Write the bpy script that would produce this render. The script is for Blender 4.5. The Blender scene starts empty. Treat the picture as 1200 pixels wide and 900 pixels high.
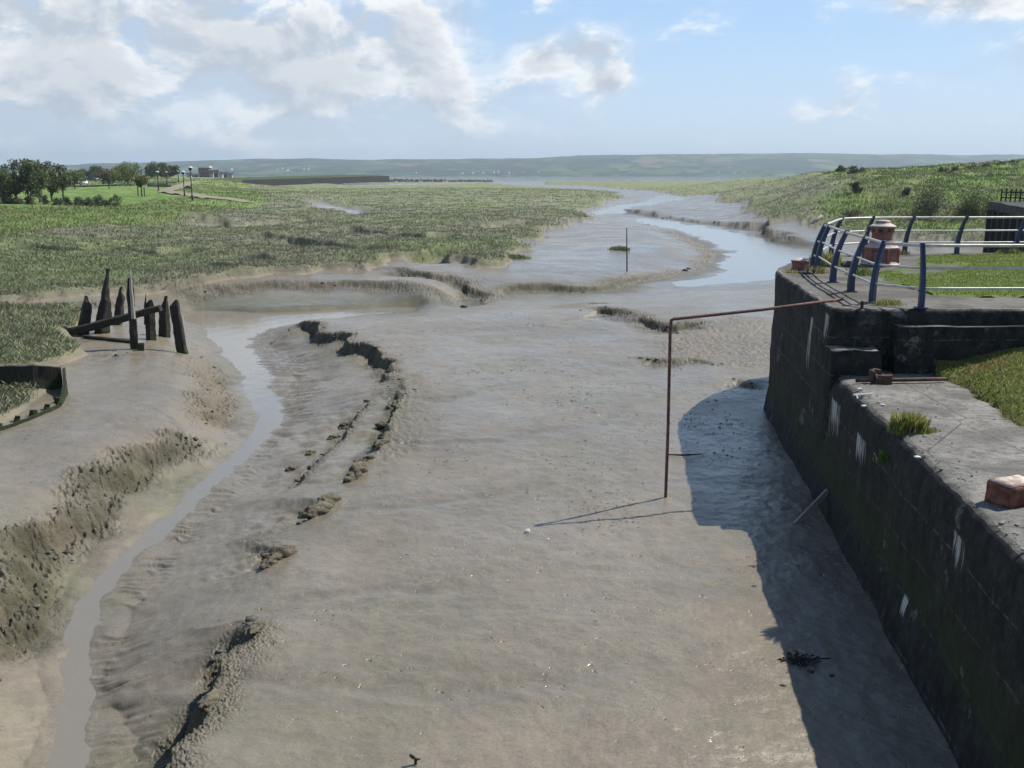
import bpy, bmesh, math, random
import numpy as np
from mathutils import Vector, Matrix
R = math.radians
random.seed(7); RNG = np.random.default_rng(11)
SC = bpy.context.scene
COL = SC.collection
FPX, HOR, EYE = 1130.0, 204.0, 6.0
PITCH = math.atan((450 - HOR) / FPX)
QZ, LZ, WZ = 3.6, 2.45, -0.75          # quay deck, lower deck, water level (metres)

# ------------------------------------------------------------------ measuring
def ray(px, py):
    x = (px - 600) / FPX; y = (450 - py) / FPX
    return x, y * math.sin(PITCH) + math.cos(PITCH), y * math.cos(PITCH) - math.sin(PITCH)
def U(px, py, z=0.0):
    d = ray(px, py); t = (z - EYE) / d[2]
    return d[0] * t, d[1] * t
def UY(px, py, Y):
    d = ray(px, py); t = Y / d[1]
    return d[0] * t, Y, EYE + d[2] * t

# ------------------------------------------------------------------ noise
_P = RNG.permutation(512).astype(np.int64)
_G = RNG.uniform(0, 2 * np.pi, 512); _GX, _GY = np.cos(_G), np.sin(_G)
def perlin(x, y):
    xi = np.floor(x).astype(np.int64); yi = np.floor(y).astype(np.int64)
    xf = x - xi; yf = y - yi
    u = xf * xf * xf * (xf * (xf * 6 - 15) + 10); v = yf * yf * yf * (yf * (yf * 6 - 15) + 10)
    def g(a, b, fx, fy):
        k = _P[(_P[a & 511] + b) & 511]
        return _GX[k] * fx + _GY[k] * fy
    n00 = g(xi, yi, xf, yf); n10 = g(xi + 1, yi, xf - 1, yf)
    n01 = g(xi, yi + 1, xf, yf - 1); n11 = g(xi + 1, yi + 1, xf - 1, yf - 1)
    return ((n00 * (1 - u) + n10 * u) * (1 - v) + (n01 * (1 - u) + n11 * u) * v) * 1.4
def fbm(x, y, o=4, gain=0.5):
    s = 0; a = 1.0
    for i in range(o):
        s = s + a * perlin(x + 17.3 * i, y - 9.1 * i); x = x * 2.03; y = y * 2.03; a *= gain
    return s
def ridged(x, y, o=3):
    s = 0; a = 1.0
    for i in range(o):
        s = s + a * (1 - 2 * np.abs(perlin(x + 7.7 * i, y + 3.1 * i))); x = x * 2.1; y = y * 2.1; a *= 0.5
    return s / 1.75
def sstep(a, b, x):
    t = np.clip((x - a) / (b - a), 0, 1); return t * t * (3 - 2 * t)

# ------------------------------------------------------------------ object helpers
def link(o):
    COL.objects.link(o); return o
def tag(o, label=None, cat=None, group=None, kind=None):
    if label: o['label'] = label
    if cat: o['category'] = cat
    if group: o['group'] = group
    if kind: o['kind'] = kind
    return o
def empty(name, loc=(0, 0, 0), rz=0.0, label=None, cat=None, group=None):
    o = bpy.data.objects.new(name, None); o.empty_display_size = 0.2
    link(o); o.location = loc; o.rotation_euler = (0, 0, rz)
    return tag(o, label, cat, group)
def mesh_obj(name, verts, faces, mat, parent=None, smooth=False, loc=None):
    me = bpy.data.meshes.new(name); me.from_pydata([tuple(v) for v in verts], [], faces); me.update()
    if smooth: me.polygons.foreach_set('use_smooth', [True] * len(me.polygons))
    o = bpy.data.objects.new(name, me); link(o)
    for m in (mat if isinstance(mat, (list, tuple)) else [mat]): me.materials.append(m)
    if parent: o.parent = parent
    if loc: o.location = loc
    return o
def bm_obj(name, bm, mat, parent=None, smooth=False, loc=None):
    me = bpy.data.meshes.new(name); bm.to_mesh(me); bm.free()
    if smooth: me.polygons.foreach_set('use_smooth', [True] * len(me.polygons))
    for m in (mat if isinstance(mat, (list, tuple)) else [mat]): me.materials.append(m)
    o = bpy.data.objects.new(name, me); link(o)
    if parent: o.parent = parent
    if loc: o.location = loc
    return o
def np_mesh(name, V, F, mat, cols=None, smooth=False, parent=None, attr=None):
    """V (n,3); F (m,k) with k = 3 or 4"""
    me = bpy.data.meshes.new(name); n, m, k = len(V), len(F), F.shape[1]
    me.vertices.add(n); me.vertices.foreach_set('co', np.ascontiguousarray(V, dtype=np.float32).ravel())
    me.loops.add(m * k); me.loops.foreach_set('vertex_index', np.ascontiguousarray(F, dtype=np.int32).ravel())
    me.polygons.add(m); me.polygons.foreach_set('loop_start', np.arange(m, dtype=np.int32) * k)
    me.polygons.foreach_set('loop_total', np.full(m, k, dtype=np.int32))
    if smooth: me.polygons.foreach_set('use_smooth', np.ones(m, dtype=bool))
    def put(nm, c):
        a = me.color_attributes.new(nm, 'FLOAT_COLOR', 'POINT')
        if c.shape[1] == 3: c = np.concatenate([c, np.ones((len(c), 1))], 1)
        a.data.foreach_set('color', np.ascontiguousarray(c, dtype=np.float32).ravel())
    if cols is not None: put('col', cols)
    if attr is not None: put('prop', attr)
    me.update(calc_edges=True); me.materials.append(mat)
    o = bpy.data.objects.new(name, me); link(o)
    if parent: o.parent = parent
    return o
def tube(bm, pts, radii, seg=8, caps=True):
    pts = [Vector(p) for p in pts]
    if not hasattr(radii, '__len__'): radii = [radii] * len(pts)
    rings = []; up = None
    for i, p in enumerate(pts):
        t = (pts[min(i + 1, len(pts) - 1)] - pts[max(i - 1, 0)]).normalized()
        if up is None: up = Vector((0, 0, 1)) if abs(t.z) < .9 else Vector((1, 0, 0))
        a = t.cross(up).normalized(); b = a.cross(t).normalized(); up = b
        rings.append([bm.verts.new(p + (a * math.cos(2 * math.pi * k / seg) + b * math.sin(2 * math.pi * k / seg)) * radii[i]) for k in range(seg)])
    for r0, r1 in zip(rings, rings[1:]):
        for k in range(seg): bm.faces.new((r0[k], r0[(k + 1) % seg], r1[(k + 1) % seg], r1[k]))
    if caps:
        bm.faces.new(rings[0][::-1]); bm.faces.new(rings[-1])
    return bm
def lathe(bm, prof, seg=20, c=(0, 0, 0)):
    rings = [[bm.verts.new((c[0] + r * math.cos(2 * math.pi * k / seg), c[1] + r * math.sin(2 * math.pi * k / seg), c[2] + z)) for k in range(seg)] for r, z in prof]
    for r0, r1 in zip(rings, rings[1:]):
        for k in range(seg): bm.faces.new((r0[k], r0[(k + 1) % seg], r1[(k + 1) % seg], r1[k]))
    bm.faces.new(rings[0][::-1]); bm.faces.new(rings[-1])
    return bm
def box(bm, a, b, M=None):
    vs = [bm.verts.new(v) for v in [(a[0], a[1], a[2]), (b[0], a[1], a[2]), (b[0], b[1], a[2]), (a[0], b[1], a[2]), (a[0], a[1], b[2]), (b[0], a[1], b[2]), (b[0], b[1], b[2]), (a[0], b[1], b[2])]]
    for f in [(0, 3, 2, 1), (4, 5, 6, 7), (0, 1, 5, 4), (1, 2, 6, 5), (2, 3, 7, 6), (3, 0, 4, 7)]: bm.faces.new([vs[i] for i in f])
    if M: bmesh.ops.transform(bm, matrix=M, verts=vs)
    return vs
def rough(bm, cuts, amp, scale, seed=0.0):
    """subdivide every edge and push vertices about with noise: worn stone, old wood"""
    if cuts: bmesh.ops.subdivide_edges(bm, edges=bm.edges[:], cuts=cuts, use_grid_fill=True)
    from mathutils import noise
    for v in bm.verts:
        n = noise.noise_vector(v.co * scale + Vector((seed, seed * 1.7, -seed)))
        n2 = noise.noise_vector(v.co * scale * 3.1 + Vector((seed, -seed, seed)))
        v.co += (n + n2 * 0.4) * amp
    bmesh.ops.recalc_face_normals(bm, faces=bm.faces[:])
    return bm
def copy_tree(o, parent=None):
    c = o.copy(); COL.objects.link(c)
    if parent: c.parent = parent
    for ch in list(o.children): copy_tree(ch, c)
    return c

# ------------------------------------------------------------------ materials
class N:
    def __init__(s, name):
        s.m = bpy.data.materials.new(name); s.m.use_nodes = True; s.t = s.m.node_tree; s.t.nodes.clear()
        s.out = s.t.nodes.new('ShaderNodeOutputMaterial')
    def n(s, typ, **kw):
        o = s.t.nodes.new(typ)
        for k, v in kw.items():
            if k in o.inputs.keys(): s.set(o.inputs[k], v)
            else: setattr(o, k, v)
        return o
    def set(s, sock, v):
        if isinstance(v, bpy.types.NodeSocket): s.t.links.new(v, sock)
        else: sock.default_value = v
    def math(s, op, a, b=0.0, clamp=False):
        o = s.t.nodes.new('ShaderNodeMath'); o.operation = op; o.use_clamp = clamp
        s.set(o.inputs[0], a); s.set(o.inputs[1], b); return o.outputs[0]
    def mix(s, fac, a, b, mode='MIX'):
        o = s.t.nodes.new('ShaderNodeMix'); o.data_type = 'RGBA'; o.blend_type = mode
        s.set(o.inputs[0], fac); s.set(o.inputs[6], a); s.set(o.inputs[7], b); return o.outputs[2]
    def pos(s): return s.n('ShaderNodeNewGeometry').outputs['Position']
    def obj(s): return s.n('ShaderNodeTexCoord').outputs['Object']
    def mapv(s, v, sc=(1, 1, 1), rot=(0, 0, 0)):
        o = s.t.nodes.new('ShaderNodeMapping'); s.set(o.inputs['Vector'], v); o.inputs['Scale'].default_value = sc; o.inputs['Rotation'].default_value = rot
        return o.outputs[0]
    def noise(s, v, scale, detail=4.0, rough=0.55, dist=0.0):
        o = s.n('ShaderNodeTexNoise'); s.set(o.inputs['Vector'], v); o.inputs['Scale'].default_value = scale
        o.inputs['Detail'].default_value = detail; o.inputs['Roughness'].default_value = rough; o.inputs['Distortion'].default_value = dist
        return o.outputs[0]
    def ramp(s, fac, a, b, lo=0.0, hi=1.0, smooth=True):
        o = s.t.nodes.new('ShaderNodeMapRange'); o.interpolation_type = 'SMOOTHSTEP' if smooth else 'LINEAR'
        s.set(o.inputs[0], fac); s.set(o.inputs[1], a); s.set(o.inputs[2], b); s.set(o.inputs[3], lo); s.set(o.inputs[4], hi); return o.outputs[0]
    def bump(s, h, strength=0.5, dist=0.02, normal=None):
        o = s.t.nodes.new('ShaderNodeBump'); s.set(o.inputs['Height'], h); s.set(o.inputs['Strength'], strength); s.set(o.inputs['Distance'], dist)
        if normal is not None: s.set(o.inputs['Normal'], normal)
        return o.outputs[0]
    def pbr(s, col, rough=0.6, normal=None, metal=0.0, spec=0.5, **kw):
        b = s.t.nodes.new('ShaderNodeBsdfPrincipled')
        s.set(b.inputs['Base Color'], col); s.set(b.inputs['Roughness'], rough); s.set(b.inputs['Metallic'], metal)
        s.set(b.inputs['Specular IOR Level'], spec)
        if normal is not None: s.set(b.inputs['Normal'], normal)
        for k, v in kw.items(): s.set(b.inputs[k], v)
        s.t.links.new(b.outputs[0], s.out.inputs[0]); return b
def C(r, g, b): return (r, g, b, 1.0)

def simple(name, col, rough=0.6, var=0.25, scale=3.0, metal=0.0, bump=0.15, bscale=30.0, spec=0.5, col2=None):
    s = N(name); p = s.obj()
    n = s.noise(p, scale, 5.0); dark = C(*[c * (1 - var) for c in col]); lite = C(*(col2 or [min(1, c * (1 + var)) for c in col]))
    c = s.mix(s.ramp(n, 0.3, 0.7), dark, lite)
    nb = s.bump(s.noise(p, bscale, 4.0), bump, 0.02)
    s.pbr(c, rough, nb, metal, spec); return s.m

def mat_ground():
    s = N('mud_and_marsh'); p = s.pos()
    at = s.n('ShaderNodeAttribute', attribute_name='col'); pr = s.n('ShaderNodeAttribute', attribute_name='prop')
    sep = s.t.nodes.new('ShaderNodeSeparateColor'); s.set(sep.inputs[0], pr.outputs[0])
    mud, clod, wet = sep.outputs[0], sep.outputs[1], sep.outputs[2]
    big = s.noise(p, 0.35, 4.0); med = s.noise(p, 2.3, 5.0, 0.6); fin = s.noise(p, 22.0, 5.0, 0.7)
    vor = s.n('ShaderNodeTexVoronoi', feature='F1'); 
    nzv = s.n('ShaderNodeTexNoise'); s.set(nzv.inputs['Vector'], p); nzv.inputs['Scale'].default_value = 5.0; nzv.inputs['Detail'].default_value = 3.0
    sv = s.n('ShaderNodeVectorMath', operation='MULTIPLY_ADD'); s.set(sv.inputs[0], nzv.outputs['Color']); sv.inputs[1].default_value = (.35, .35, .35); s.set(sv.inputs[2], p)
    s.set(vor.inputs['Vector'], sv.outputs[0]); vor.inputs['Scale'].default_value = 5.5
    # little pits, worm holes and bird prints in the mud
    gate = s.ramp(s.math('ADD', s.noise(p, .9, 4.0), s.math('MULTIPLY', s.noise(p, .12, 2.0), .5)), 0.74, 0.86)
    pit = s.math('MULTIPLY', s.ramp(vor.outputs['Distance'], 0.06, 0.2, 1.0, 0.0), gate)
    vor2 = s.n('ShaderNodeTexVoronoi', feature='F1'); s.set(vor2.inputs['Vector'], p); vor2.inputs['Scale'].default_value = 17.0
    grit = s.math('MULTIPLY', s.ramp(vor2.outputs['Distance'], 0.08, 0.2, 1.0, 0.0), s.ramp(s.noise(p, 5.0, 2.0), 0.5, 0.66))
    pits = s.math('MAXIMUM', pit, s.math('MULTIPLY', grit, 0.75))
    pits = s.math('MULTIPLY', pits, mud)
    c = s.mix(0.38, at.outputs[0], s.mix(s.ramp(med, 0.3, 0.7), C(.72, .72, .74), C(1.22, 1.2, 1.16)), 'MULTIPLY')
    c = s.mix(0.4, c, s.mix(s.ramp(fin, 0.28, 0.72), C(.74, .74, .74), C(1.24, 1.23, 1.21)), 'MULTIPLY')
    c = s.mix(s.math('MULTIPLY', pits, 0.75), c, C(.07, .062, .05))
    vor3 = s.n('ShaderNodeTexVoronoi', feature='F1'); s.set(vor3.inputs['Vector'], p); vor3.inputs['Scale'].default_value = 7.0
    s3 = s.t.nodes.new('ShaderNodeSeparateColor'); s.set(s3.inputs[0], vor3.outputs['Color'])
    shell = s.math('MULTIPLY', s.math('MULTIPLY', s.ramp(vor3.outputs['Distance'], .05, .08, 1, 0), s.math('GREATER_THAN', s3.outputs[0], .93)), mud)
    c = s.mix(shell, c, C(.6, .57, .52))
    # broken clods: cracked relief
    cl = s.noise(s.mapv(p, (1, 1, 1)), 7.0, 6.0, 0.62, 0.4)
    cv = s.n('ShaderNodeTexVoronoi', feature='DISTANCE_TO_EDGE'); s.set(cv.inputs['Vector'], p); cv.inputs['Scale'].default_value = 6.0
    crack = s.math('MULTIPLY', s.ramp(cv.outputs['Distance'], 0.0, 0.12, 1.0, 0.0), clod)
    c = s.mix(s.math('MULTIPLY', crack, 0.12), c, C(.05, .045, .035))
    h = s.math('ADD', s.math('MULTIPLY', fin, 0.35), s.math('MULTIPLY', med, 0.35))
    h = s.math('SUBTRACT', h, s.math('MULTIPLY', pits, 0.9))
    h = s.math('ADD', h, s.math('MULTIPLY', s.math('MULTIPLY', cl, clod), 3.0))
    h = s.math('SUBTRACT', h, s.math('MULTIPLY', crack, 0.3))
    nb = s.bump(h, 0.5, 0.045)
    r = s.ramp(s.math('ADD', s.math('MULTIPLY', big, 0.6), s.math('MULTIPLY', fin, 0.4)), 0.36, 0.6, 0.16, 0.38)
    r = s.math('SUBTRACT', r, s.math('MULTIPLY', wet, 0.11))
    r = s.math('ADD', s.math('MULTIPLY', r, mud), s.math('MULTIPLY', s.math('SUBTRACT', 1.0, mud), 0.85))
    gn = s.n('ShaderNodeNewGeometry'); snz = s.t.nodes.new('ShaderNodeSeparateXYZ'); s.set(snz.inputs[0], gn.outputs['Normal'])
    r = s.math('ADD', s.math('ADD', r, s.math('MULTIPLY', clod, 0.3)), s.math('MULTIPLY', s.math('SUBTRACT', 1.0, snz.outputs[2]), 2.4), True)
    sp = s.math('MULTIPLY', s.math('ADD', 0.12, s.math('MULTIPLY', mud, 0.42)), s.math('MAXIMUM', snz.outputs[2], .3))
    s.pbr(c, r, nb, 0.0, sp); return s.m

def mat_grass(name, transl=0.3, rough=0.6, upn=.6):
    s = N(name); at = s.n('ShaderNodeAttribute', attribute_name='col')
    g = s.n('ShaderNodeNewGeometry'); va = s.n('ShaderNodeVectorMath', operation='MULTIPLY_ADD'); s.set(va.inputs[0], g.outputs['Normal']); va.inputs[1].default_value = (.45, .45, .45); va.inputs[2].default_value = (0, 0, upn)
    vn = s.n('ShaderNodeVectorMath', operation='NORMALIZE'); s.set(vn.inputs[0], va.outputs[0])
    b = s.pbr(at.outputs[0], rough, vn.outputs[0], 0, 0.2)
    t = s.n('ShaderNodeBsdfTranslucent'); s.set(t.inputs['Color'], at.outputs[0])
    m = s.n('ShaderNodeMixShader'); m.inputs[0].default_value = transl
    s.t.links.new(b.outputs[0], m.inputs[1]); s.t.links.new(t.outputs[0], m.inputs[2]); s.t.links.new(m.outputs[0], s.out.inputs[0])
    return s.m

def mat_water():
    s = N('muddy_water'); p = s.pos()
    h = s.math('ADD', s.noise(s.mapv(p, (1, .6, 1)), 1.6, 4.0, .6), s.math('MULTIPLY', s.noise(p, 6.0, 3.0), .3))
    nb = s.bump(h, 0.25, 0.05)
    s.pbr(C(.215, .195, .158), 0.07, nb, 0, 0.6); return s.m

LIME = []
def mat_wall():
    """old dock concrete: black weathering on the faces, pale worn tops, green weed near the foot, white lime runs"""
    s = N('weathered_concrete'); p = s.pos(); g = s.n('ShaderNodeNewGeometry')
    sx = s.t.nodes.new('ShaderNodeSeparateXYZ'); s.set(sx.inputs[0], p)
    sn = s.t.nodes.new('ShaderNodeSeparateXYZ'); s.set(sn.inputs[0], g.outputs['True Normal'])
    z = sx.outputs[2]
    n1 = s.noise(p, 1.2, 6.0, .65); n2 = s.noise(p, 9.0, 6.0, .7); n3 = s.noise(s.mapv(p, (1.3, 1.3, .75)), 3.0, 6.0, .7)
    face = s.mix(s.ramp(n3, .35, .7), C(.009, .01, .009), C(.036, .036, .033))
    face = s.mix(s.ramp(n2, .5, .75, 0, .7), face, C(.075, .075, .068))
    # horizontal pour lines
    band = s.ramp(s.math('PINGPONG', s.math('ADD', z, s.math('MULTIPLY', n1, .06)), .31), 0.0, .02, 1.0, 0.0)
    face = s.mix(s.math('MULTIPLY', band, s.ramp(n2, .42, .6, 0, .8)), face, C(.14, .14, .13))
    weed = s.math('MULTIPLY', s.math('MULTIPLY', s.ramp(z, .3, .7), s.ramp(s.math('ADD', z, s.math('MULTIPLY', n3, 1.2)), 1.3, 2.3, 1, 0)), s.ramp(n1, .28, .5))
    face = s.mix(s.math('MULTIPLY', weed, .7), face, s.mix(n2, C(.018, .027, .008), C(.045, .062, .017)))
    face = s.mix(s.ramp(s.math('ADD', n1, s.math('MULTIPLY', n2, .25)), .74, .82, 0, .6), face, C(.2, .2, .185))
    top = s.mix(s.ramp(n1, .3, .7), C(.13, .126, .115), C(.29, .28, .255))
    top = s.mix(s.ramp(s.noise(p, 3.5, 6.0, .7), .5, .66, 0, .75), top, C(.095, .09, .08))
    top = s.mix(s.ramp(n2, .45, .7, 0, .8), top, C(.085, .08, .07))
    top = s.mix(s.ramp(s.noise(p, 34.0, 5.0, .75), .52, .66, 0, .7), top, C(.09, .085, .075))
    ck = s.n('ShaderNodeTexVoronoi', feature='DISTANCE_TO_EDGE'); s.set(ck.inputs['Vector'], s.mapv(p, (1, .6, 1))); ck.inputs['Scale'].default_value = .9
    top = s.mix(s.math('MULTIPLY', s.ramp(s.math('ADD', ck.outputs['Distance'], s.math('MULTIPLY', s.math('SUBTRACT', n2, .5), .05)), .0, .014, 1, 0), .8), top, C(.04, .04, .03))
    top = s.mix(s.ramp(s.noise(p, 60.0, 2.0), .66, .74), top, C(.5, .48, .44))
    st = s.noise(s.mapv(p, (1, 7, .35)), 3.2, 5.0, .7); runs = None
    for y0, y1, z0, z1 in LIME:
        wy = s.math('MULTIPLY', s.ramp(sx.outputs[1], y0, y0 + .25), s.ramp(sx.outputs[1], y1 - .25, y1, 1, 0))
        wz = s.math('MULTIPLY', s.ramp(z, z0, z0 + (z1 - z0) * .7), s.ramp(z, z1 - .08, z1, 1, 0))
        k = s.math('MULTIPLY', wy, wz); runs = k if runs is None else s.math('MAXIMUM', runs, k)
    lime = s.ramp(s.math('ADD', st, s.math('MULTIPLY', runs, .16)), .58, .68); lime = s.math('MULTIPLY', lime, s.ramp(runs, 0, .25))
    face = s.mix(s.math('MULTIPLY', lime, .85), face, C(.6, .6, .57))
    dv = s.n('ShaderNodeVectorMath', operation='DISTANCE'); s.set(dv.inputs[0], p); dv.inputs[1].default_value = (6.35, 17.4, 3.12)
    face = s.mix(s.math('MULTIPLY', s.ramp(dv.outputs['Value'], .15, .55, 1, 0), s.math('MULTIPLY', s.ramp(n1, .4, .6), s.ramp(n2, .36, .7, 0, .7))), face, C(.26, .26, .245))
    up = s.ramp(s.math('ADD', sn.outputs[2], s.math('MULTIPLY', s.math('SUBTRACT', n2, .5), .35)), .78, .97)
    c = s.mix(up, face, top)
    h = s.math('ADD', s.math('MULTIPLY', n2, 1.0), s.math('MULTIPLY', s.noise(p, 45.0, 4.0, .7), .35))
    s.pbr(c, 0.85, s.bump(h, .6, .03), 0, .25); return s.m

def mat_lime():
    s = N('lime_run'); p = s.pos()
    n = s.noise(s.mapv(p, (9, 9, .8)), 3.0, 4.0, .6)
    c = s.mix(s.ramp(n, .3, .65), C(.1, .1, .095), C(.5, .5, .47))
    s.pbr(c, .9, s.bump(n, .5, .01), 0, .2); return s.m

def mat_deck():
    s = N('gravelly_concrete'); p = s.pos()
    n1 = s.noise(p, .9, 5.0, .6); n2 = s.noise(p, 12.0, 6.0, .7)
    c = s.mix(s.ramp(n1, .35, .65), C(.085, .08, .07), C(.165, .155, .138))
    c = s.mix(s.ramp(n2, .5, .7, 0, .7), c, C(.07, .066, .055))
    c = s.mix(s.ramp(s.noise(p, 50.0, 3.0), .62, .7), c, C(.4, .38, .34))
    c = s.mix(s.ramp(s.noise(p, 2.2, 4.0), .58, .68, 0, .6), c, C(.06, .085, .025))
    s.pbr(c, .9, s.bump(n2, .5, .02), 0, .2); return s.m

def mat_wood(name, a, b, green=0.0):
    s = N(name); p = s.obj()
    n = s.noise(s.mapv(p, (9, 9, .7)), 3.0, 6.0, .7); n2 = s.noise(p, 3.0, 4.0)
    c = s.mix(s.ramp(n, .3, .7), C(*a), C(*b))
    if green: 
        sx = s.t.nodes.new('ShaderNodeSeparateXYZ'); s.set(sx.inputs[0], p)
        c = s.mix(s.math('MULTIPLY', s.ramp(s.math('ADD', sx.outputs[2], n2), .75, 1.3, 1, 0), green), c, C(.03, .045, .012))
    s.pbr(c, .8, s.bump(n, .9, .04), 0, .3); return s.m

def mat_hills():
    s = N('far_hillside'); p = s.pos()
    wv = s.n('ShaderNodeVectorMath', operation='ADD'); s.set(wv.inputs[0], p)
    nz = s.n('ShaderNodeTexNoise'); s.set(nz.inputs['Vector'], p); nz.inputs['Scale'].default_value = .004
    sc = s.n('ShaderNodeVectorMath', operation='SCALE'); s.set(sc.inputs[0], nz.outputs['Color']); sc.inputs['Scale'].default_value = 130.0
    s.set(wv.inputs[1], sc.outputs[0])
    q = s.mapv(wv.outputs[0], (1, .62, 0))
    vo = s.n('ShaderNodeTexVoronoi', feature='F1'); s.set(vo.inputs['Vector'], q); vo.inputs['Scale'].default_value = .0062
    ed = s.n('ShaderNodeTexVoronoi', feature='DISTANCE_TO_EDGE'); s.set(ed.inputs['Vector'], q); ed.inputs['Scale'].default_value = .0062
    sp = s.t.nodes.new('ShaderNodeSeparateColor'); s.set(sp.inputs[0], vo.outputs['Color'])
    f = s.mix(s.ramp(sp.outputs[0], .25, .75), C(.05, .1, .028), C(.11, .16, .055))
    f = s.mix(s.ramp(sp.outputs[1], .8, .84), f, C(.16, .13, .075))
    wood = s.ramp(s.noise(s.mapv(p, (1, .7, 2.5)), .0042, 6.0, .62), .46, .54)
    heath = s.math('MULTIPLY', s.ramp(s.t.nodes.new('ShaderNodeSeparateXYZ').outputs[2], 0, 1), 0)
    f = s.mix(s.ramp(ed.outputs['Distance'], .03, .075, 1, 0), f, C(.016, .03, .014))
    f = s.mix(s.math('MULTIPLY', wood, .92), f, s.mix(s.noise(p, .05, 4.0), C(.012, .026, .012), C(.035, .055, .022)))
    s.pbr(f, .95, None, 0, .1); return s.m

def mat_rust(name='rusty_iron', a=(.045, .026, .02), b=(.13, .07, .05)):
    s = N(name); p = s.obj(); n = s.noise(p, 6.0, 6.0, .7)
    s.pbr(s.mix(s.ramp(n, .3, .7), C(*a), C(*b)), .8, s.bump(s.noise(p, 40.0, 4.0), .5, .01), 0, .3); return s.m

def mat_redpaint():
    s = N('faded_red_paint'); p = s.pos(); g = s.n('ShaderNodeNewGeometry'); n = s.noise(p, 5.0, 6.0, .7); n2 = s.noise(p, 17.0, 5.0, .7)
    sn = s.t.nodes.new('ShaderNodeSeparateXYZ'); s.set(sn.inputs[0], g.outputs['Normal'])
    c = s.mix(s.ramp(n, .35, .65), C(.19, .07, .058), C(.3, .135, .115))
    c = s.mix(s.ramp(n2, .55, .7, 0, .6), c, C(.42, .24, .2))
    bl = s.ramp(s.math('ADD', sn.outputs[2], s.math('MULTIPLY', s.math('SUBTRACT', n, .5), .7)), .35, .85)   # sun-bleached tops
    c = s.mix(bl, c, C(.58, .48, .44))
    s.pbr(c, .7, s.bump(n2, .4, .01), 0, .35); return s.m

M = {}
M['ground'] = mat_ground(); M['grass'] = mat_grass('grass_blade'); M['leaf'] = mat_grass('leaf', .3, .6, .25)
M['water'] = mat_water(); M['wall'] = None; M['lime'] = mat_lime(); M['deck'] = mat_deck(); M['hills'] = mat_hills()
M['oldwood'] = mat_wood('black_old_timber', (.012, .011, .009), (.055, .047, .036), .7)
M['greywood'] = mat_wood('grey_driftwood', (.26, .24, .2), (.5, .47, .41))
M['bark'] = mat_wood('bark', (.05, .04, .03), (.13, .105, .075))
M['rust'] = mat_rust(); M['pipe'] = mat_rust('rusted_pipe', (.09, .045, .04), (.2, .105, .085)); M['red'] = mat_redpaint()
M['blue'] = simple('blue_paint', (.013, .029, .085), .4, .25, 4.0, bump=.05)
M['rail'] = simple('galvanised_rail', (.55, .54, .5), .45, .15, 6.0, .25, .05)
M['brick'] = simple('red_brick_block', (.2, .085, .06), .85, .45, 9.0, 0, .5, 40.0, .2)
M['brick_top'] = simple('chalky_brick_top', (.5, .33, .25), .9, .3, 8.0, 0, .4, 40.0, .2, (.68, .62, .56))
M['white'] = simple('white_plastic', (.58, .59, .59), .5, .1, 4.0)
M['seaweed'] = simple('brown_seaweed', (.022, .02, .012), .45, .4, 12.0)
M['stone'] = simple('dark_stone', (.06, .058, .053), .9, .35, 2.0, 0, .5, 12.0, .2)
M['stone_l'] = simple('grey_stone', (.27, .255, .23), .9, .3, 2.0, 0, .5, 12.0, .2)
M['paint_w'] = simple('white_render', (.66, .65, .62), .8, .06, .4)
M['paint_c'] = simple('cream_render', (.5, .45, .36), .8, .08, .4)
M['brickwall'] = simple('brown_brickwork', (.2, .12, .085), .85, .15, .6)
M['seawall'] = simple('dark_sea_wall_stone', (.013, .013, .014), .9, .3, .15)
M['slate'] = simple('slate_roof', (.09, .095, .11), .7, .15, .6)
M['paleroof'] = simple('pale_metal_roof', (.7, .72, .74), .5, .06, .5)
M['glass'] = simple('dark_glass', (.03, .035, .04), .12, .1, 1.0, 0, 0)
M['carwhite'] = simple('white_car_paint', (.72, .73, .74), .25, .04, 1.0, 0, 0)
M['carblue'] = simple('dark_blue_car_paint', (.03, .045, .09), .25, .1, 1.0, 0, 0)
M['cargrey'] = simple('silver_car_paint', (.33, .35, .38), .25, .05, 1.0, .3, 0)
M['tyre'] = simple('tyre_rubber', (.02, .02, .02), .8, .1)
M['black'] = simple('black_paint', (.018, .02, .022), .5, .15)
M['asphalt'] = simple('asphalt', (.075, .074, .072), .9, .2, .5, 0, .3, 8.0, .2)
M['pathmat'] = simple('gravel_path', (.27, .24, .18), .9, .15, .4, 0, .3, 8.0, .2)
M['skin'] = simple('skin', (.42, .27, .2), .6, .05); M['cloth_w'] = simple('white_shirt', (.68, .68, .66), .85, .05)
M['cloth_d'] = simple('dark_trousers', (.03, .03, .035), .9, .1); M['dogfur'] = simple('black_fur', (.012, .011, .01), .7, .2)
M['lamp'] = simple('white_lamp_globe', (.75, .76, .76), .35, .03)

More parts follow.
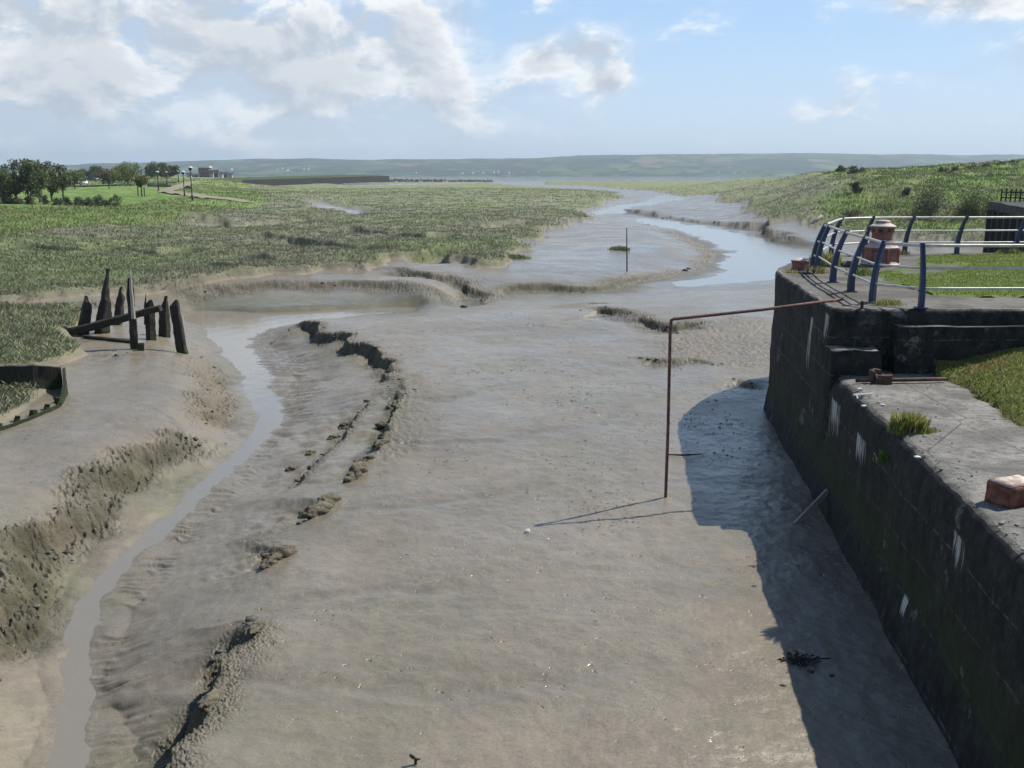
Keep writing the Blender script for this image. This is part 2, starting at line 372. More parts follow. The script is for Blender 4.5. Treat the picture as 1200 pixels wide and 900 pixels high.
# ------------------------------------------------------------------ terrain
# measured levels: (photo x, photo y, z)  or  (photo x, photo y, None, distance)
CP = [(x, y, 0.0) for x, y in [(500, 850), (500, 700), (600, 600), (700, 700), (650, 500), (560, 430), (600, 385), (490, 395), (820, 850), (880, 600),
      (850, 480), (400, 880), (760, 450), (330, 880), (360, 740), (420, 640), (480, 540), (510, 460), (480, 420), (1100, 600), (1000, 450), (700, 395), (620, 860), (750, 900)]]
CP += [(900, 890, -.06), (1000, 850, -.12), (1100, 880, -.15), (950, 760, -.07), (1000, 700, -.06)]
CP += [(210, 885, .03), (310, 745, .03), (345, 655, .02), (405, 590, .02), (440, 550, .02), (465, 500, .05), (470, 450, .06), (425, 402, .05), (352, 378, .0)]
CP += [(135, 880, -.55), (150, 790, -.5), (180, 720, -.52), (230, 660, -.48), (280, 610, -.45), (330, 560, -.42), (365, 500, -.42), (375, 450, -.45), (345, 415, -.55), (320, 395, -.62)]
CP += [(85, 900, -.66), (88, 800, -.66), (95, 740, -.66), (105, 705, -.66), (140, 665, -.66), (190, 620, -.66), (240, 570, -.66), (275, 540, -.66), (312, 490, -.66), (298, 450, -.66), (272, 405, -.66), (262, 393, -.66)]
CP += [(40, 880, -.62), (20, 790, -.5), (60, 720, -.5), (90, 655, -.5), (150, 600, -.5), (205, 550, -.48), (250, 500, -.5), (255, 450, -.5), (240, 410, -.55)]
CP += [(0, 660, -.1), (30, 590, .0), (110, 535, .02), (190, 490, .03), (100, 500, .03), (30, 540, .0), (160, 450, .05), (200, 450, .0), (210, 420, -.05), (-100, 560, .1), (-100, 480, .1), (-300, 700, .1), (-300, 500, .15), (-60, 800, -.2), (-200, 900, .0), (100, 440, .08), (130, 400, .08), (190, 390, -.1), (80, 380, .1), (30, 390, .15), (-200, 400, .2), (225, 385, -.45)]
# tributary
CP += [(225, 372, -.72), (300, 374, -.72), (400, 369, -.72), (470, 362, -.7), (225, 357, -.5), (300, 359, -.5), (420, 355, -.5), (530, 352, -.5), (230, 337, .12), (330, 331, .15), (430, 331, .15), (500, 337, .12), (130, 352, .0), (60, 355, .1), (150, 360, -.05),
       (550, 349, -.55), (600, 352, -.58), (660, 350, -.62), (720, 343, -.66), (780, 336, -.72), (600, 338, -.38), (680, 336, -.42), (740, 328, -.45), (400, 322, .12), (480, 318, .12), (560, 322, .1), (520, 325, .1), (480, 372, -.1), (560, 364, -.04), (640, 362, -.02), (690, 358, -.1)]
# right of the flat, up to the river
CP += [(760, 372, .2), (820, 380, .22), (880, 390, .2), (905, 380, .2), (820, 352, .1), (880, 350, .05), (750, 356, .0), (900, 425, .12), (850, 415, .1), (800, 342, -.5), (860, 338, -.6), (905, 330, -.6)]
# river and its flats
CP += [(830, 322, -.7), (880, 305, -.75), (900, 315, -.72), (940, 305, -.72), (860, 285, -.75), (800, 265, -.72), (760, 259, -.7), (720, 246, -.65), (700, 248, -.6),
       (830, 300, -.55), (810, 285, -.35), (780, 310, -.5), (840, 290, -.7), (600, 320, .0), (680, 312, .0), (740, 300, .0), (780, 290, .02), (760, 275, .0), (680, 280, .0), (620, 300, .02), (720, 262, -.05), (690, 265, 0),
       (780, 243, .0), (840, 246, .02), (880, 258, .05), (830, 233, -.3), (800, 231, -.65), (780, 230, -.65), (750, 236, -.5), (740, 228, -.4), (700, 225, -.3), (860, 252, 0), (910, 268, .1), (940, 278, -.1), (950, 295, -.5), (960, 280, -.2)]
# mud inlet behind the quay
CP += [(1050, 290, -.5), (1150, 292, -.5), (1250, 296, -.5), (1000, 285, -.4), (1050, 278, .0), (1150, 283, .0), (960, 268, .2), (1250, 286, .0)]
# marsh west, lawn, dyke
CP += [(0, 340, .15), (-200, 340, .2), (100, 320, .2), (250, 310, .2), (400, 300, .2), (550, 295, .2), (100, 295, .25), (300, 280, .25), (500, 265, .25), (640, 255, .2), (200, 270, .3), (0, 290, .3), (-200, 300, .3), (400, 240, .3), (600, 235, .25), (500, 222, .3), (650, 225, .2), (350, 225, .35), (600, 214, .2), (700, 213, .2), (800, 215, .3)]
CP += [(x, y, None, Y) for x, y, Y in [(-200, 290, 72), (0, 283, 77), (100, 272, 88), (200, 260, 105), (290, 247, 140), (-200, 262, 90), (0, 258, 97), (100, 251, 112), (200, 245, 130), (270, 240, 145), (0, 250, 112), (0, 240, 140), (100, 240, 140), (-200, 245, 130),
      (180, 237, 155), (240, 236, 150), (300, 234, 170), (50, 226, 220), (150, 226, 210), (250, 228, 190), (100, 217, 280), (0, 217, 290), (-200, 220, 270), (200, 217, 290), (290, 224, 250), (160, 211, 420), (60, 209, 430), (250, 212, 420), (230, 209, 600), (100, 205, 700), (0, 204, 700), (262, 213, 400)]]
CP += [(320, 220, .35), (303, 218.2, .35), (400, 216.8, .35), (457, 214.8, .35), (380, 222, .35), (520, 213.6, .3), (330, 226, .35), (457, 212.6, .2)]
# dunes to the east
CP += [(x, y, None, Y) for x, y, Y in [(960, 258, 112), (1000, 262, 103), (1100, 265, 97), (1200, 262, 96), (1300, 262, 92), (1000, 240, 118), (1100, 248, 104), (1200, 245, 103), (1000, 225, 130), (1050, 222, 125), (1100, 227, 118), (1180, 222, 118), (1300, 220, 115), (1000, 210, 160), (1060, 207, 185), (1100, 205, 145), (1180, 203, 145), (1300, 200, 140),
      (985, 201, 210), (1060, 198.5, 215), (1120, 195.5, 190), (1180, 190, 175), (1250, 188, 170), (1400, 186, 165), (940, 206.5, 260), (900, 210, 450), (940, 218, 190), (920, 235, 155), (850, 213, 450)]]
CP += [(870, 218, .35), (760, 217, .3), (800, 219, .3), (840, 222, .3), (880, 225, .35), (900, 235, .3), (890, 245, .25)]
CP += [(1060, 203, None, 330), (1180, 203, None, 300), (1350, 203, None, 280), (950, 208.5, None, 420)]
CPX = []
for c in CP:
    if c[2] is None: CPX.append(UY(c[0], c[1], c[3]))
    else: CPX.append((*U(c[0], c[1], c[2]), c[2]))
for x, y, z in [(-700, 900, .3), (0, 760, .2), (500, 900, .3), (0, 900, -1.6), (-500, 1200, -1.8), (600, 1300, -1.8), (0, 1800, -3), (-1200, 1800, -3), (1500, 1800, -3), (0, 8000, -5), (-6000, 7000, -5), (6000, 7000, -5), (200, 700, .2),
                (0, 4, 0), (-3, 3, -.3), (3, 3, 0), (-6, 5, 0), (6, 5, 0), (0, 6.5, 0), (-900, 800, 1.5), (900, 700, 1.0)]:
    CPX.append((x, y, z))
CPX = np.array(CPX)
def lp(X, Y):
    r = np.sqrt(X * X + Y * Y)
    return np.stack([np.arctan2(X, Y) * 1.6, np.log(np.maximum(r, .5))], -1)
def rbf_fit(P, Z, lam=2e-4):
    D = np.sqrt(((P[:, None] - P[None]) ** 2).sum(-1)); K = np.where(D > 0, D * D * np.log(np.maximum(D, 1e-9)), 0) + lam * np.eye(len(P))
    A = np.zeros((len(P) + 3,) * 2); n = len(P); A[:n, :n] = K; A[:n, n] = 1; A[:n, n + 1:] = P; A[n, :n] = 1; A[n + 1:, :n] = P.T
    return np.linalg.solve(A, np.concatenate([Z, np.zeros(3)]))
_CPL = lp(CPX[:, 0], CPX[:, 1]); _W = rbf_fit(_CPL, CPX[:, 2])
def base_h(X, Y):
    Q = lp(X, Y); out = np.empty(len(Q)); n = len(_CPL)
    for i in range(0, len(Q), 40000):
        q = Q[i:i + 40000]; d2 = ((q[:, None] - _CPL[None]) ** 2).sum(-1)
        out[i:i + 40000] = (0.5 * d2 * np.log(np.maximum(d2, 1e-12))) @ _W[:n] + _W[n] + q @ _W[n + 1:]
    return out
def pts(px, z=0.0): return np.array([U(a, b, z) for a, b in px])
def seg_dist(X, Y, P, closed=False):
    """distance, signed side (left of travel > 0), fraction index along"""
    best = np.full(X.shape, 1e18); side = np.zeros(X.shape); par = np.zeros(X.shape)
    n = len(P); m = n if closed else n - 1
    E_ = np.roll(P, -1, 0) - P; E_ = E_ / np.maximum(np.linalg.norm(E_, axis=1), 1e-9)[:, None]
    if not closed: E_[-1] = E_[-2]
    V_ = E_ + np.roll(E_, 1, 0)
    if not closed: V_[0] = E_[0]; V_[-1] = E_[-2]
    for i in range(m):
        a = P[i]; b = P[(i + 1) % n]; d = b - a; L = max(d @ d, 1e-12)
        t = np.clip(((X - a[0]) * d[0] + (Y - a[1]) * d[1]) / L, 0, 1)
        ex = X - a[0] - t * d[0]; ey = Y - a[1] - t * d[1]; q = ex * ex + ey * ey
        k = q < best
        best = np.where(k, q, best); par = np.where(k, i + t, par)
        j = (i + 1) % n; v0 = V_[i]; v1 = V_[j]
        sg = np.where(t <= 0, v0[0] * (Y - a[1]) - v0[1] * (X - a[0]), np.where(t >= 1, v1[0] * (Y - b[1]) - v1[1] * (X - b[0]), d[0] * (Y - a[1]) - d[1] * (X - a[0])))
        side = np.where(k, np.sign(sg), side)
    return np.sqrt(best), side, par
def inside(X, Y, P):
    r = np.zeros(X.shape, bool); n = len(P)
    for i in range(n):
        x0, y0 = P[i]; x1, y1 = P[(i + 1) % n]
        if y0 == y1: continue
        k = ((y0 > Y) != (y1 > Y)) & (X < (x1 - x0) * (Y - y0) / (y1 - y0) + x0); r ^= k
    return r
def sdf(X, Y, P):
    """positive inside"""
    lo = P.min(0); hi = P.max(0); out = np.full(X.shape, -1e3); pad = 40
    k = (X > lo[0] - pad) & (X < hi[0] + pad) & (Y > lo[1] - pad) & (Y < hi[1] + pad)
    if k.any():
        d, _, _ = seg_dist(X[k], Y[k], P, True); out[k] = np.where(inside(X[k], Y[k], P), d, -d)
    return out

# scarps: crest polyline drawn so that the HIGH side lies to its right;  D drop, w face width, L recovery, lump size, warp
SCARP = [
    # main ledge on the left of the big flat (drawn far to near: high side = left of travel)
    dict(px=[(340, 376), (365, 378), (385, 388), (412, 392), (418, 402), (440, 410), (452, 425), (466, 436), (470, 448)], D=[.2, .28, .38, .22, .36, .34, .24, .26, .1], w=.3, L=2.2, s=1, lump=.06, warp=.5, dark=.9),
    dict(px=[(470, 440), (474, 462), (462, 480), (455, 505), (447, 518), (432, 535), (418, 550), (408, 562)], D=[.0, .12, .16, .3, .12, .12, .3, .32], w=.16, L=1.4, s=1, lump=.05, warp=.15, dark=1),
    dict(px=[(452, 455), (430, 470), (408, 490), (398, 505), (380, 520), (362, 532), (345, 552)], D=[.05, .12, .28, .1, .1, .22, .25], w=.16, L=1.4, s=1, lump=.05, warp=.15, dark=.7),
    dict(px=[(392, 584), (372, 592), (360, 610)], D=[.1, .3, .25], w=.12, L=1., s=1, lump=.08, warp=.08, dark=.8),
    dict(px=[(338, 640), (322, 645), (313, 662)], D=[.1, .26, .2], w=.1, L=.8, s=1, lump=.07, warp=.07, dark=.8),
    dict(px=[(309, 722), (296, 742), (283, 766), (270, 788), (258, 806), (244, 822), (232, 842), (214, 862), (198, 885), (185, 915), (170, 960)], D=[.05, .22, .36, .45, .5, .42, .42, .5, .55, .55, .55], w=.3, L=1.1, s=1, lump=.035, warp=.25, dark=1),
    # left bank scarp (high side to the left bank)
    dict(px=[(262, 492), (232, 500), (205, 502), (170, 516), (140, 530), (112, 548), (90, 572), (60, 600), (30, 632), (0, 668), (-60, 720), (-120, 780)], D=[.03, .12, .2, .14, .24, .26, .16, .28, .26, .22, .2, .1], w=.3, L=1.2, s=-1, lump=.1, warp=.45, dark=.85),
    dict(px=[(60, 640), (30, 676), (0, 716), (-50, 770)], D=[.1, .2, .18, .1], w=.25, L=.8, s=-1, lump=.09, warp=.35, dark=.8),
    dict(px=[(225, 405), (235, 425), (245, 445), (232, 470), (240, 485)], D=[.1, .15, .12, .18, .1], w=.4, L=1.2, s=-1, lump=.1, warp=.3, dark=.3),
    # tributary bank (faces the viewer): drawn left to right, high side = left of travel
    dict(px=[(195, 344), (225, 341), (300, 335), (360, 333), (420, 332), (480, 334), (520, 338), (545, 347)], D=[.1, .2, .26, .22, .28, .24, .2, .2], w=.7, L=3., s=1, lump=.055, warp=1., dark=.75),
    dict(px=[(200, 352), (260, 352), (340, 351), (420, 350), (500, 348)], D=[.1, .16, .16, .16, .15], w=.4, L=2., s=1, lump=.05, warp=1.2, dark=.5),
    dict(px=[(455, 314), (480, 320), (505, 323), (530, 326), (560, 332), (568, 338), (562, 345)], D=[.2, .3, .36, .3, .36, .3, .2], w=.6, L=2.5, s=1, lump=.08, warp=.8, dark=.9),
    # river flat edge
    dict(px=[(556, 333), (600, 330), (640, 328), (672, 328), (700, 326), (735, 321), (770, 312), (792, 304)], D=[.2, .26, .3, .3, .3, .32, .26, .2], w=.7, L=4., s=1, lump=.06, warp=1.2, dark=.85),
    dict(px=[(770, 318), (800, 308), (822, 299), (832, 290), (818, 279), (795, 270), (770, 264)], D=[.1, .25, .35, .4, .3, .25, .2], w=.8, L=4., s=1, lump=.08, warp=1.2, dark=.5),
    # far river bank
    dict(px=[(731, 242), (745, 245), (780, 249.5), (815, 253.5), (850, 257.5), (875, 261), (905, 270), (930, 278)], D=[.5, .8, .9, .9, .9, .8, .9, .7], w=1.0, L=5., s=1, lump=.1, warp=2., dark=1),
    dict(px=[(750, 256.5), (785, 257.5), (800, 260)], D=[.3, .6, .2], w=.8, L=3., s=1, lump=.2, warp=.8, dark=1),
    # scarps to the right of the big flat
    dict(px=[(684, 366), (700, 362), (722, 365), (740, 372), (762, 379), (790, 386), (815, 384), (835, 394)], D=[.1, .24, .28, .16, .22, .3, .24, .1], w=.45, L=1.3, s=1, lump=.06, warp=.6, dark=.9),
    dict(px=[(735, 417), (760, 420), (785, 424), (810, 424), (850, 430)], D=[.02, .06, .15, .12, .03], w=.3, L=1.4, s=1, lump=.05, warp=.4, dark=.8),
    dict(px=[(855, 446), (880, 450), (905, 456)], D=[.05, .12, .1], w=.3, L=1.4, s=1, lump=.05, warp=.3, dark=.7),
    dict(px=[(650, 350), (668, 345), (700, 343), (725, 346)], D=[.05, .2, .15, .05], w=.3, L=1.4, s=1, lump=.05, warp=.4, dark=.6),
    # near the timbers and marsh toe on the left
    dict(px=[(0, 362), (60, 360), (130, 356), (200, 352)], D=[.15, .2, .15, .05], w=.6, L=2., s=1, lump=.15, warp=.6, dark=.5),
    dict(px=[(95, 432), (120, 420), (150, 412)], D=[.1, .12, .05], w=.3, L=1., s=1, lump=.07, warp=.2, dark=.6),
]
for s_ in SCARP:
    q_ = np.concatenate([pts(s_['px']), np.array([0] + list(s_['D'][1:-1]) + [0])[:, None]], 1)
    c_ = [q_[0]]
    for i_ in range(len(q_) - 1): c_ += [.75 * q_[i_] + .25 * q_[i_ + 1], .25 * q_[i_] + .75 * q_[i_ + 1]]
    q_ = np.array(c_ + [q_[-1]]); s_['P'] = q_[:, :2].copy(); s_['D'] = q_[:, 2]
STREAM = pts([(70, 1000), (84, 900), (88, 850), (88, 800), (95, 740), (106, 705), (140, 665), (190, 620), (240, 570), (275, 540), (300, 515), (318, 492), (312, 472), (298, 456), (302, 442), (285, 426), (272, 407), (262, 394), (275, 384), (330, 378)], WZ)
STREAM_W = [.07, .08, .07, .06, .06, .07, .07, .08, .1, .12, .14, .2, .26, .24, .3, .36, .5, .8, 1., 1.]
RIVER = pts([(752, 257), (790, 261.5), (830, 269), (870, 276), (905, 284), (945, 289), (965, 300), (960, 318), (930, 322), (870, 329), (835, 332), (800, 334), (810, 330), (850, 323), (868, 310), (864, 296), (845, 284), (815, 273), (785, 265), (752, 260)], WZ)
POOLS = [pts(q, WZ) for q in [
    [(698, 249), (712, 243), (728, 240), (745, 238), (760, 236), (775, 230), (800, 229), (808, 232), (795, 234), (770, 238), (735, 243), (725, 249), (708, 251)],
    [(222, 366), (300, 368), (400, 364), (480, 360), (470, 364), (400, 371), (340, 375), (300, 384), (262, 398), (248, 384), (222, 376)]]]
SHEEN = [pts(q, 0) for q in [[(270, 322), (420, 320), (480, 328), (430, 331), (300, 331)], [(580, 322), (600, 300), (680, 285), (800, 290), (780, 305), (720, 318), (640, 325)]]]
CUT = [pts(q, .4) for q in [[(345, 240), (380, 238), (402, 243), (426, 245), (430, 250), (416, 253), (400, 248), (372, 248)], [(380, 216), (560, 213.5), (560, 215), (420, 217.5)]]]
MARSH = [
    dict(P=pts([(-500, 350), (-100, 352), (0, 350), (60, 347), (110, 341), (190, 335), (250, 329), (300, 325), (368, 319), (374, 313), (430, 313), (455, 308), (462, 302), (528, 303), (545, 311), (580, 309), (602, 303), (598, 293), (622, 290), (600, 284), (626, 277), (642, 272), (640, 268), (664, 264), (655, 260), (684, 257), (692, 251), (680, 246), (686, 240), (706, 235), (727, 230), (724, 224), (690, 221), (640, 218.5), (600, 217), (560, 213.2), (0, 213), (-700, 213)], .3), h=.42, warp=1.0),
    dict(P=pts([(640, 216.5), (700, 217.5), (740, 220.5), (772, 222), (800, 226), (832, 227), (846, 232), (862, 236), (878, 245), (890, 254), (905, 261), (950, 266), (990, 272), (1050, 276), (1160, 282), (1300, 286), (1600, 290), (1600, 208.5), (640, 209.5)], .2), h=.45, warp=1.0),
    dict(P=pts([(-400, 362), (0, 362), (88, 360), (104, 372), (92, 386), (72, 395), (98, 414), (70, 424), (40, 429), (-400, 445)], .2), h=.22, warp=.3),
    dict(P=pts([(-80, 446), (20, 444), (55, 452), (30, 472), (4, 486), (-80, 520)], .2), h=.1, warp=.25),
]
CREEK = [dict(P=pts(q, .5), d=d, w=w) for q, d, w in [
    ([(30, 293), (70, 297), (112, 297), (118, 290), (140, 294), (175, 298), (205, 297), (222, 292)], .5, 1.3), ([(288, 302), (320, 306), (350, 305)], .22, 1.0), ([(375, 272), (400, 274), (412, 269)], .4, 1.2),
    ([(420, 272), (470, 277), (510, 280), (520, 276)], .55, 1.4), ([(300, 278), (345, 282), (380, 290), (430, 293)], .35, 1.4), ([(230, 262), (260, 268), (300, 266), (350, 262)], .35, 1.6), ([(0, 318), (60, 320), (140, 314), (220, 312), (270, 318)], .3, .9),
    ([(500, 300), (520, 292), (560, 290)], .4, 1.2), ([(430, 262), (500, 260), (560, 266), (600, 262)], .25, 2.0)]]
ROUGH = [pts(q, 0) for q in [[(780, 392), (850, 378), (910, 378), (910, 440), (860, 436), (800, 424), (770, 410)], [(445, 440), (490, 440), (525, 480), (505, 520), (460, 545), (440, 560), (430, 540), (455, 500)], [(300, 600), (340, 590), (350, 620), (320, 660), (300, 700), (270, 690)], [(640, 352), (700, 350), (690, 362), (640, 360)]]]
RUNNEL = [pts(q, 0) for q in [[(620, 660), (520, 690), (430, 692), (350, 705), (305, 718)], [(700, 560), (600, 575), (500, 592), (420, 600), (360, 625)], [(640, 440), (580, 455), (520, 470), (480, 468)], [(800, 760), (650, 800), (500, 806), (380, 800), (275, 800)], [(760, 470), (690, 500), (560, 520), (470, 520)], [(120, 470), (170, 480), (215, 505)], [(40, 540), (80, 560), (105, 580)]]]

def terrain(X, Y, full=True):
    X = np.asarray(X, float); Y = np.asarray(Y, float)
    r = np.sqrt(X * X + Y * Y)
    h = base_h(X, Y)
    h = h + .035 * fbm(X / 3.1, Y / 3.1, 3) + .012 * fbm(X / .7, Y / .7, 2)
    clod = np.zeros(X.shape); dark = np.zeros(X.shape)
    for s_ in SCARP:
        P = s_['P']; lo = P.min(0) - 7 * s_['L'] - 2; hi = P.max(0) + 7 * s_['L'] + 2
        k = np.nonzero((X > lo[0]) & (X < hi[0]) & (Y > lo[1]) & (Y < hi[1]))[0]
        if not len(k): continue
        x, y = X[k], Y[k]; wp = s_['warp']
        xw = x + wp * (fbm(x / (wp * 4), y / (wp * 4), 3)); yw = y + wp * (fbm(x / (wp * 4) + 40, y / (wp * 4), 3))
        d, sd, par = seg_dist(xw, yw, P)
        E = d * sd * s_['s']
        D = np.interp(par, np.arange(len(P)), s_['D'])
        endf = np.where((par <= 0) | (par >= len(P) - 1), np.exp(-(d / (s_['w'] * 2)) ** 2), 1.0)
        D = D * endf * (1 + .35 * fbm(x / (wp * 4) + 9, y / (wp * 4), 2))
        f = np.where(E < 0, -D * sstep(0, s_['w'], -E) * np.exp(-np.maximum(-E - s_['w'], 0) / s_['L']), .12 * D * np.exp(-E / (s_['w'] * 1.5)))
        near = np.exp(-np.maximum(np.abs(E + s_['w'] * .5) - s_['w'] * .7, 0) ** 2 / (s_['w'] * .9) ** 2) * np.clip(D / .2, 0, 1)
        q = s_['lump'] * 2.2
        lump = s_['lump'] * (.8 * ridged(x / q, y / q, 3) + .75 * fbm(x / (q * .4), y / (q * .4), 3)) * near
        h[k] += f + lump
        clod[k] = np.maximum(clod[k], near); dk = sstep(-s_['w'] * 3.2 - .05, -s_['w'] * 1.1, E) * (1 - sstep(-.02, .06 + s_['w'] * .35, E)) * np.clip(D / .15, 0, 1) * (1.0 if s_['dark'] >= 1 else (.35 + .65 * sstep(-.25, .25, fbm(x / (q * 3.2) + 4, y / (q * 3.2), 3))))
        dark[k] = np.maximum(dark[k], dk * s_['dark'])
    # no standing water outside the channels
    fl = WZ + .05 + .02 * fbm(X / 1.1, Y / 1.1, 2); h = np.where((Y < 700) & (r > 5), np.maximum(h, fl + .04 * (h - fl)), h) if True else h
    h = h + .008 * fbm(X / .21, Y / .21, 2) * (r < 40)
    # stream, river, pools
    wet = np.zeros(X.shape)
    k = np.nonzero((r < 60) & (X < 2))[0]
    if len(k):
        x, y = X[k], Y[k]
        d, sd, par = seg_dist(x + .12 * fbm(x / .8, y / .8, 2), y + .12 * fbm(x / .8 + 9, y / .8, 2), STREAM)
        w = np.interp(par, np.arange(len(STREAM)), STREAM_W)
        wet[k] = np.maximum(wet[k], 1 - sstep(w, w * 5, d))
        # runnels draining into the stream from its right-hand slope
        arc = np.concatenate([[0], np.cumsum(np.sqrt((np.diff(STREAM, axis=0) ** 2).sum(1)))])
        a = np.interp(par, np.arange(len(STREAM)), arc)
        a2 = a + .35 * d + .16 * fbm(x / .8, y / .8, 2)
        up = sstep(10, 13.5, par); run = sstep(.05, .38, perlin(a2 * 4.6, d * .5 + 3)) * sstep(.14, .42, d) * (1 - sstep(.35 + .7 * up, .95 + 1.9 * up, d + .5 * perlin(a * 1.1, a * 0)))
        rip = (.5 + .5 * np.sin(2 * np.pi * a2 / .21 + 1.2 * fbm(x / .5, y / .5, 2))) * sstep(-.35, .15, fbm(x / 1.3 + 3, y / 1.3, 3)) * sstep(.12, .35, d) * (1 - sstep(.6 + .9 * up, 1.2 + 2. * up, d))
        right = (sd < 0) & (d < 4)
        h[k] -= np.where(right, .026, .008) * rip * (1 + .5 * up)
        h[k] -= np.where(right, .055, .015) * run * (d < 4)
        h[k] = np.where(d < 5, np.maximum(h[k], WZ + .015), h[k])
        m = 1 - sstep(w * .3, w * 2.2 + .3, d); h[k] = h[k] * (1 - m) + np.minimum(h[k], WZ - .022) * m
        wet[k] = np.maximum(wet[k], np.where(right, .8 * (1 - sstep(1.5, 3.6, d)), 0))
    for P, dep, ew in [(RIVER, .3, 1.2)] + [(p, .2, .9) for p in POOLS]:
        wsc = np.clip(Y / 60, .3, 2.)
        s = sdf(X + .8 * wsc * fbm(X / 6, Y / 6, 3), Y + .8 * wsc * fbm(X / 6 + 30, Y / 6, 3), P)
        m = sstep(-ew, ew * .4, s); h = h * (1 - m) + (WZ - dep) * m
        wet = np.maximum(wet, sstep(-ew * 4, 0, s))
    for P in SHEEN:
        s = sdf(X + .9 * fbm(X / 5, Y / 5, 3), Y + 1.2 * fbm(X / 5 + 3, Y / 5, 3), P); wet = np.maximum(wet, .95 * sstep(-1.5, 2.5, s))
    # marsh
    veg = np.zeros(X.shape)
    far = np.clip(r / 60, .4, 3.5)
    for m_ in MARSH:
        wp = m_['warp'] * far
        s = sdf(X + wp * fbm(X / 5.5, Y / 5.5, 4), Y + wp * fbm(X / 5.5 + 50, Y / 5.5, 4), m_['P'])
        v = sstep(-.15, .5, s); h = h + m_['h'] * sstep(-.15 * far, .35 * far, s) * (.9 + .5 * fbm(X / 9, Y / 9, 2))
        veg = np.maximum(veg, v)
    for P in CUT:
        s = sdf(X + 1.2 * fbm(X / 7, Y / 7, 3), Y + 3 * fbm(X / 7 + 3, Y / 7, 3), P); m = sstep(-1.5, 1.5, s); veg = veg * (1 - m); h -= .5 * m; wet = np.maximum(wet, m)
    for P in ROUGH:
        s = sdf(X + .5 * fbm(X / 1.5, Y / 1.5, 3), Y + .7 * fbm(X / 1.5 + 8, Y / 1.5, 3), P); m = sstep(-.5, .6, s) * (.5 + .5 * sstep(-.3, .3, fbm(X / .9, Y / .9, 3)))
        clod = np.maximum(clod, .8 * m); h = h + m * (.035 * ridged(X / .35, Y / .35, 3) + .02 * fbm(X / .13, Y / .13, 2))
    for P in RUNNEL:
        k = np.nonzero((X > P[:, 0].min() - 2) & (X < P[:, 0].max() + 2) & (Y > P[:, 1].min() - 2) & (Y < P[:, 1].max() + 2))[0]
        if not len(k): continue
        x, y = X[k], Y[k]; d, sd, par = seg_dist(x + .25 * fbm(x / 1.1, y / 1.1, 3), y + .25 * fbm(x / 1.1 + 5, y / 1.1, 3), P)
        fade = np.clip(par / 1.2, 0, 1); m = (1 - sstep(.02, .3, d)) * fade; h[k] -= .03 * m; wet[k] = np.maximum(wet[k], .9 * (1 - sstep(.1, .9, d)) * fade)
    for c in CREEK:
        P = c['P']; lo = P.min(0) - 12; hi = P.max(0) + 12
        k = np.nonzero((X > lo[0]) & (X < hi[0]) & (Y > lo[1]) & (Y < hi[1]))[0]
        if not len(k): continue
        x, y = X[k], Y[k]; d, sd, par = seg_dist(x + 1.3 * fbm(x / 7, y / 7, 3), y + 1.3 * fbm(x / 7 + 5, y / 7, 3), P)
        m = (1 - sstep(c['w'] * .75, c['w'] * 1.25, d)); h[k] -= np.minimum(2.2 * c['d'], 1.0) * m; veg[k] *= 1 - .9 * (1 - sstep(c['w'] * .4, c['w'] * .9, d))
    lawn = np.zeros(X.shape); dune = np.zeros(X.shape)
    s = sdf(X + 2 * fbm(X / 9, Y / 9, 2), Y + 2 * fbm(X / 9 + 7, Y / 9, 2), LAWN); lawn = sstep(-1, 1.5, s)
    s = sdf(X + 3 * fbm(X / 12, Y / 12, 3), Y + 3 * fbm(X / 12 + 7, Y / 12, 3), DYKE); dyke = sstep(-1, 2, s)
    s = sdf(X + 3 * fbm(X / 12, Y / 12, 3), Y + 3 * fbm(X / 12 + 7, Y / 12, 3), DUNE); dune = sstep(-2, 3, s)
    tame = 1 - np.maximum(lawn, dyke * .5)
    h = h + veg * tame * np.clip(1.6 - r / 300, .3, 1) * (.15 * fbm(X / 2.6, Y / 2.6, 3) + .2 * ridged(X / 8, Y / 8, 2)) + dune * (-.75 + .45 * fbm(X / 9, Y / 9, 4) + .2 * ridged(X / 4, Y / 4, 3))
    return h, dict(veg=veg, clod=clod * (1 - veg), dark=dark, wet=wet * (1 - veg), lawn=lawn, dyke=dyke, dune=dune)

LAWN = np.array([UY(x, y, Y)[:2] for x, y, Y in [(-300, 252, 112), (0, 249, 116), (60, 248, 118), (140, 245, 125), (180, 240, 140), (225, 237, 150), (212, 232, 175), (195, 227, 205), (205, 219, 270), (150, 221, 250), (100, 221, 255), (0, 221, 260), (-300, 225, 240)]])
DYKE = np.array([UY(x, y, Y)[:2] for x, y, Y in [(-400, 290, 72), (0, 283, 77), (100, 273, 88), (200, 261, 104), (300, 246, 142), (320, 236, 160), (290, 225, 240), (300, 214, 390), (225, 211, 420), (0, 206, 600), (-500, 210, 600)]])
DUNE = np.array([UY(x, y, Y)[:2] for x, y, Y in [(965, 262, 108), (1000, 268, 101), (1100, 273, 93), (1300, 272, 90), (1700, 260, 85), (1700, 200, 300), (1200, 203, 310), (1000, 206, 330), (960, 210, 260), (985, 225, 140), (960, 245, 118)]])

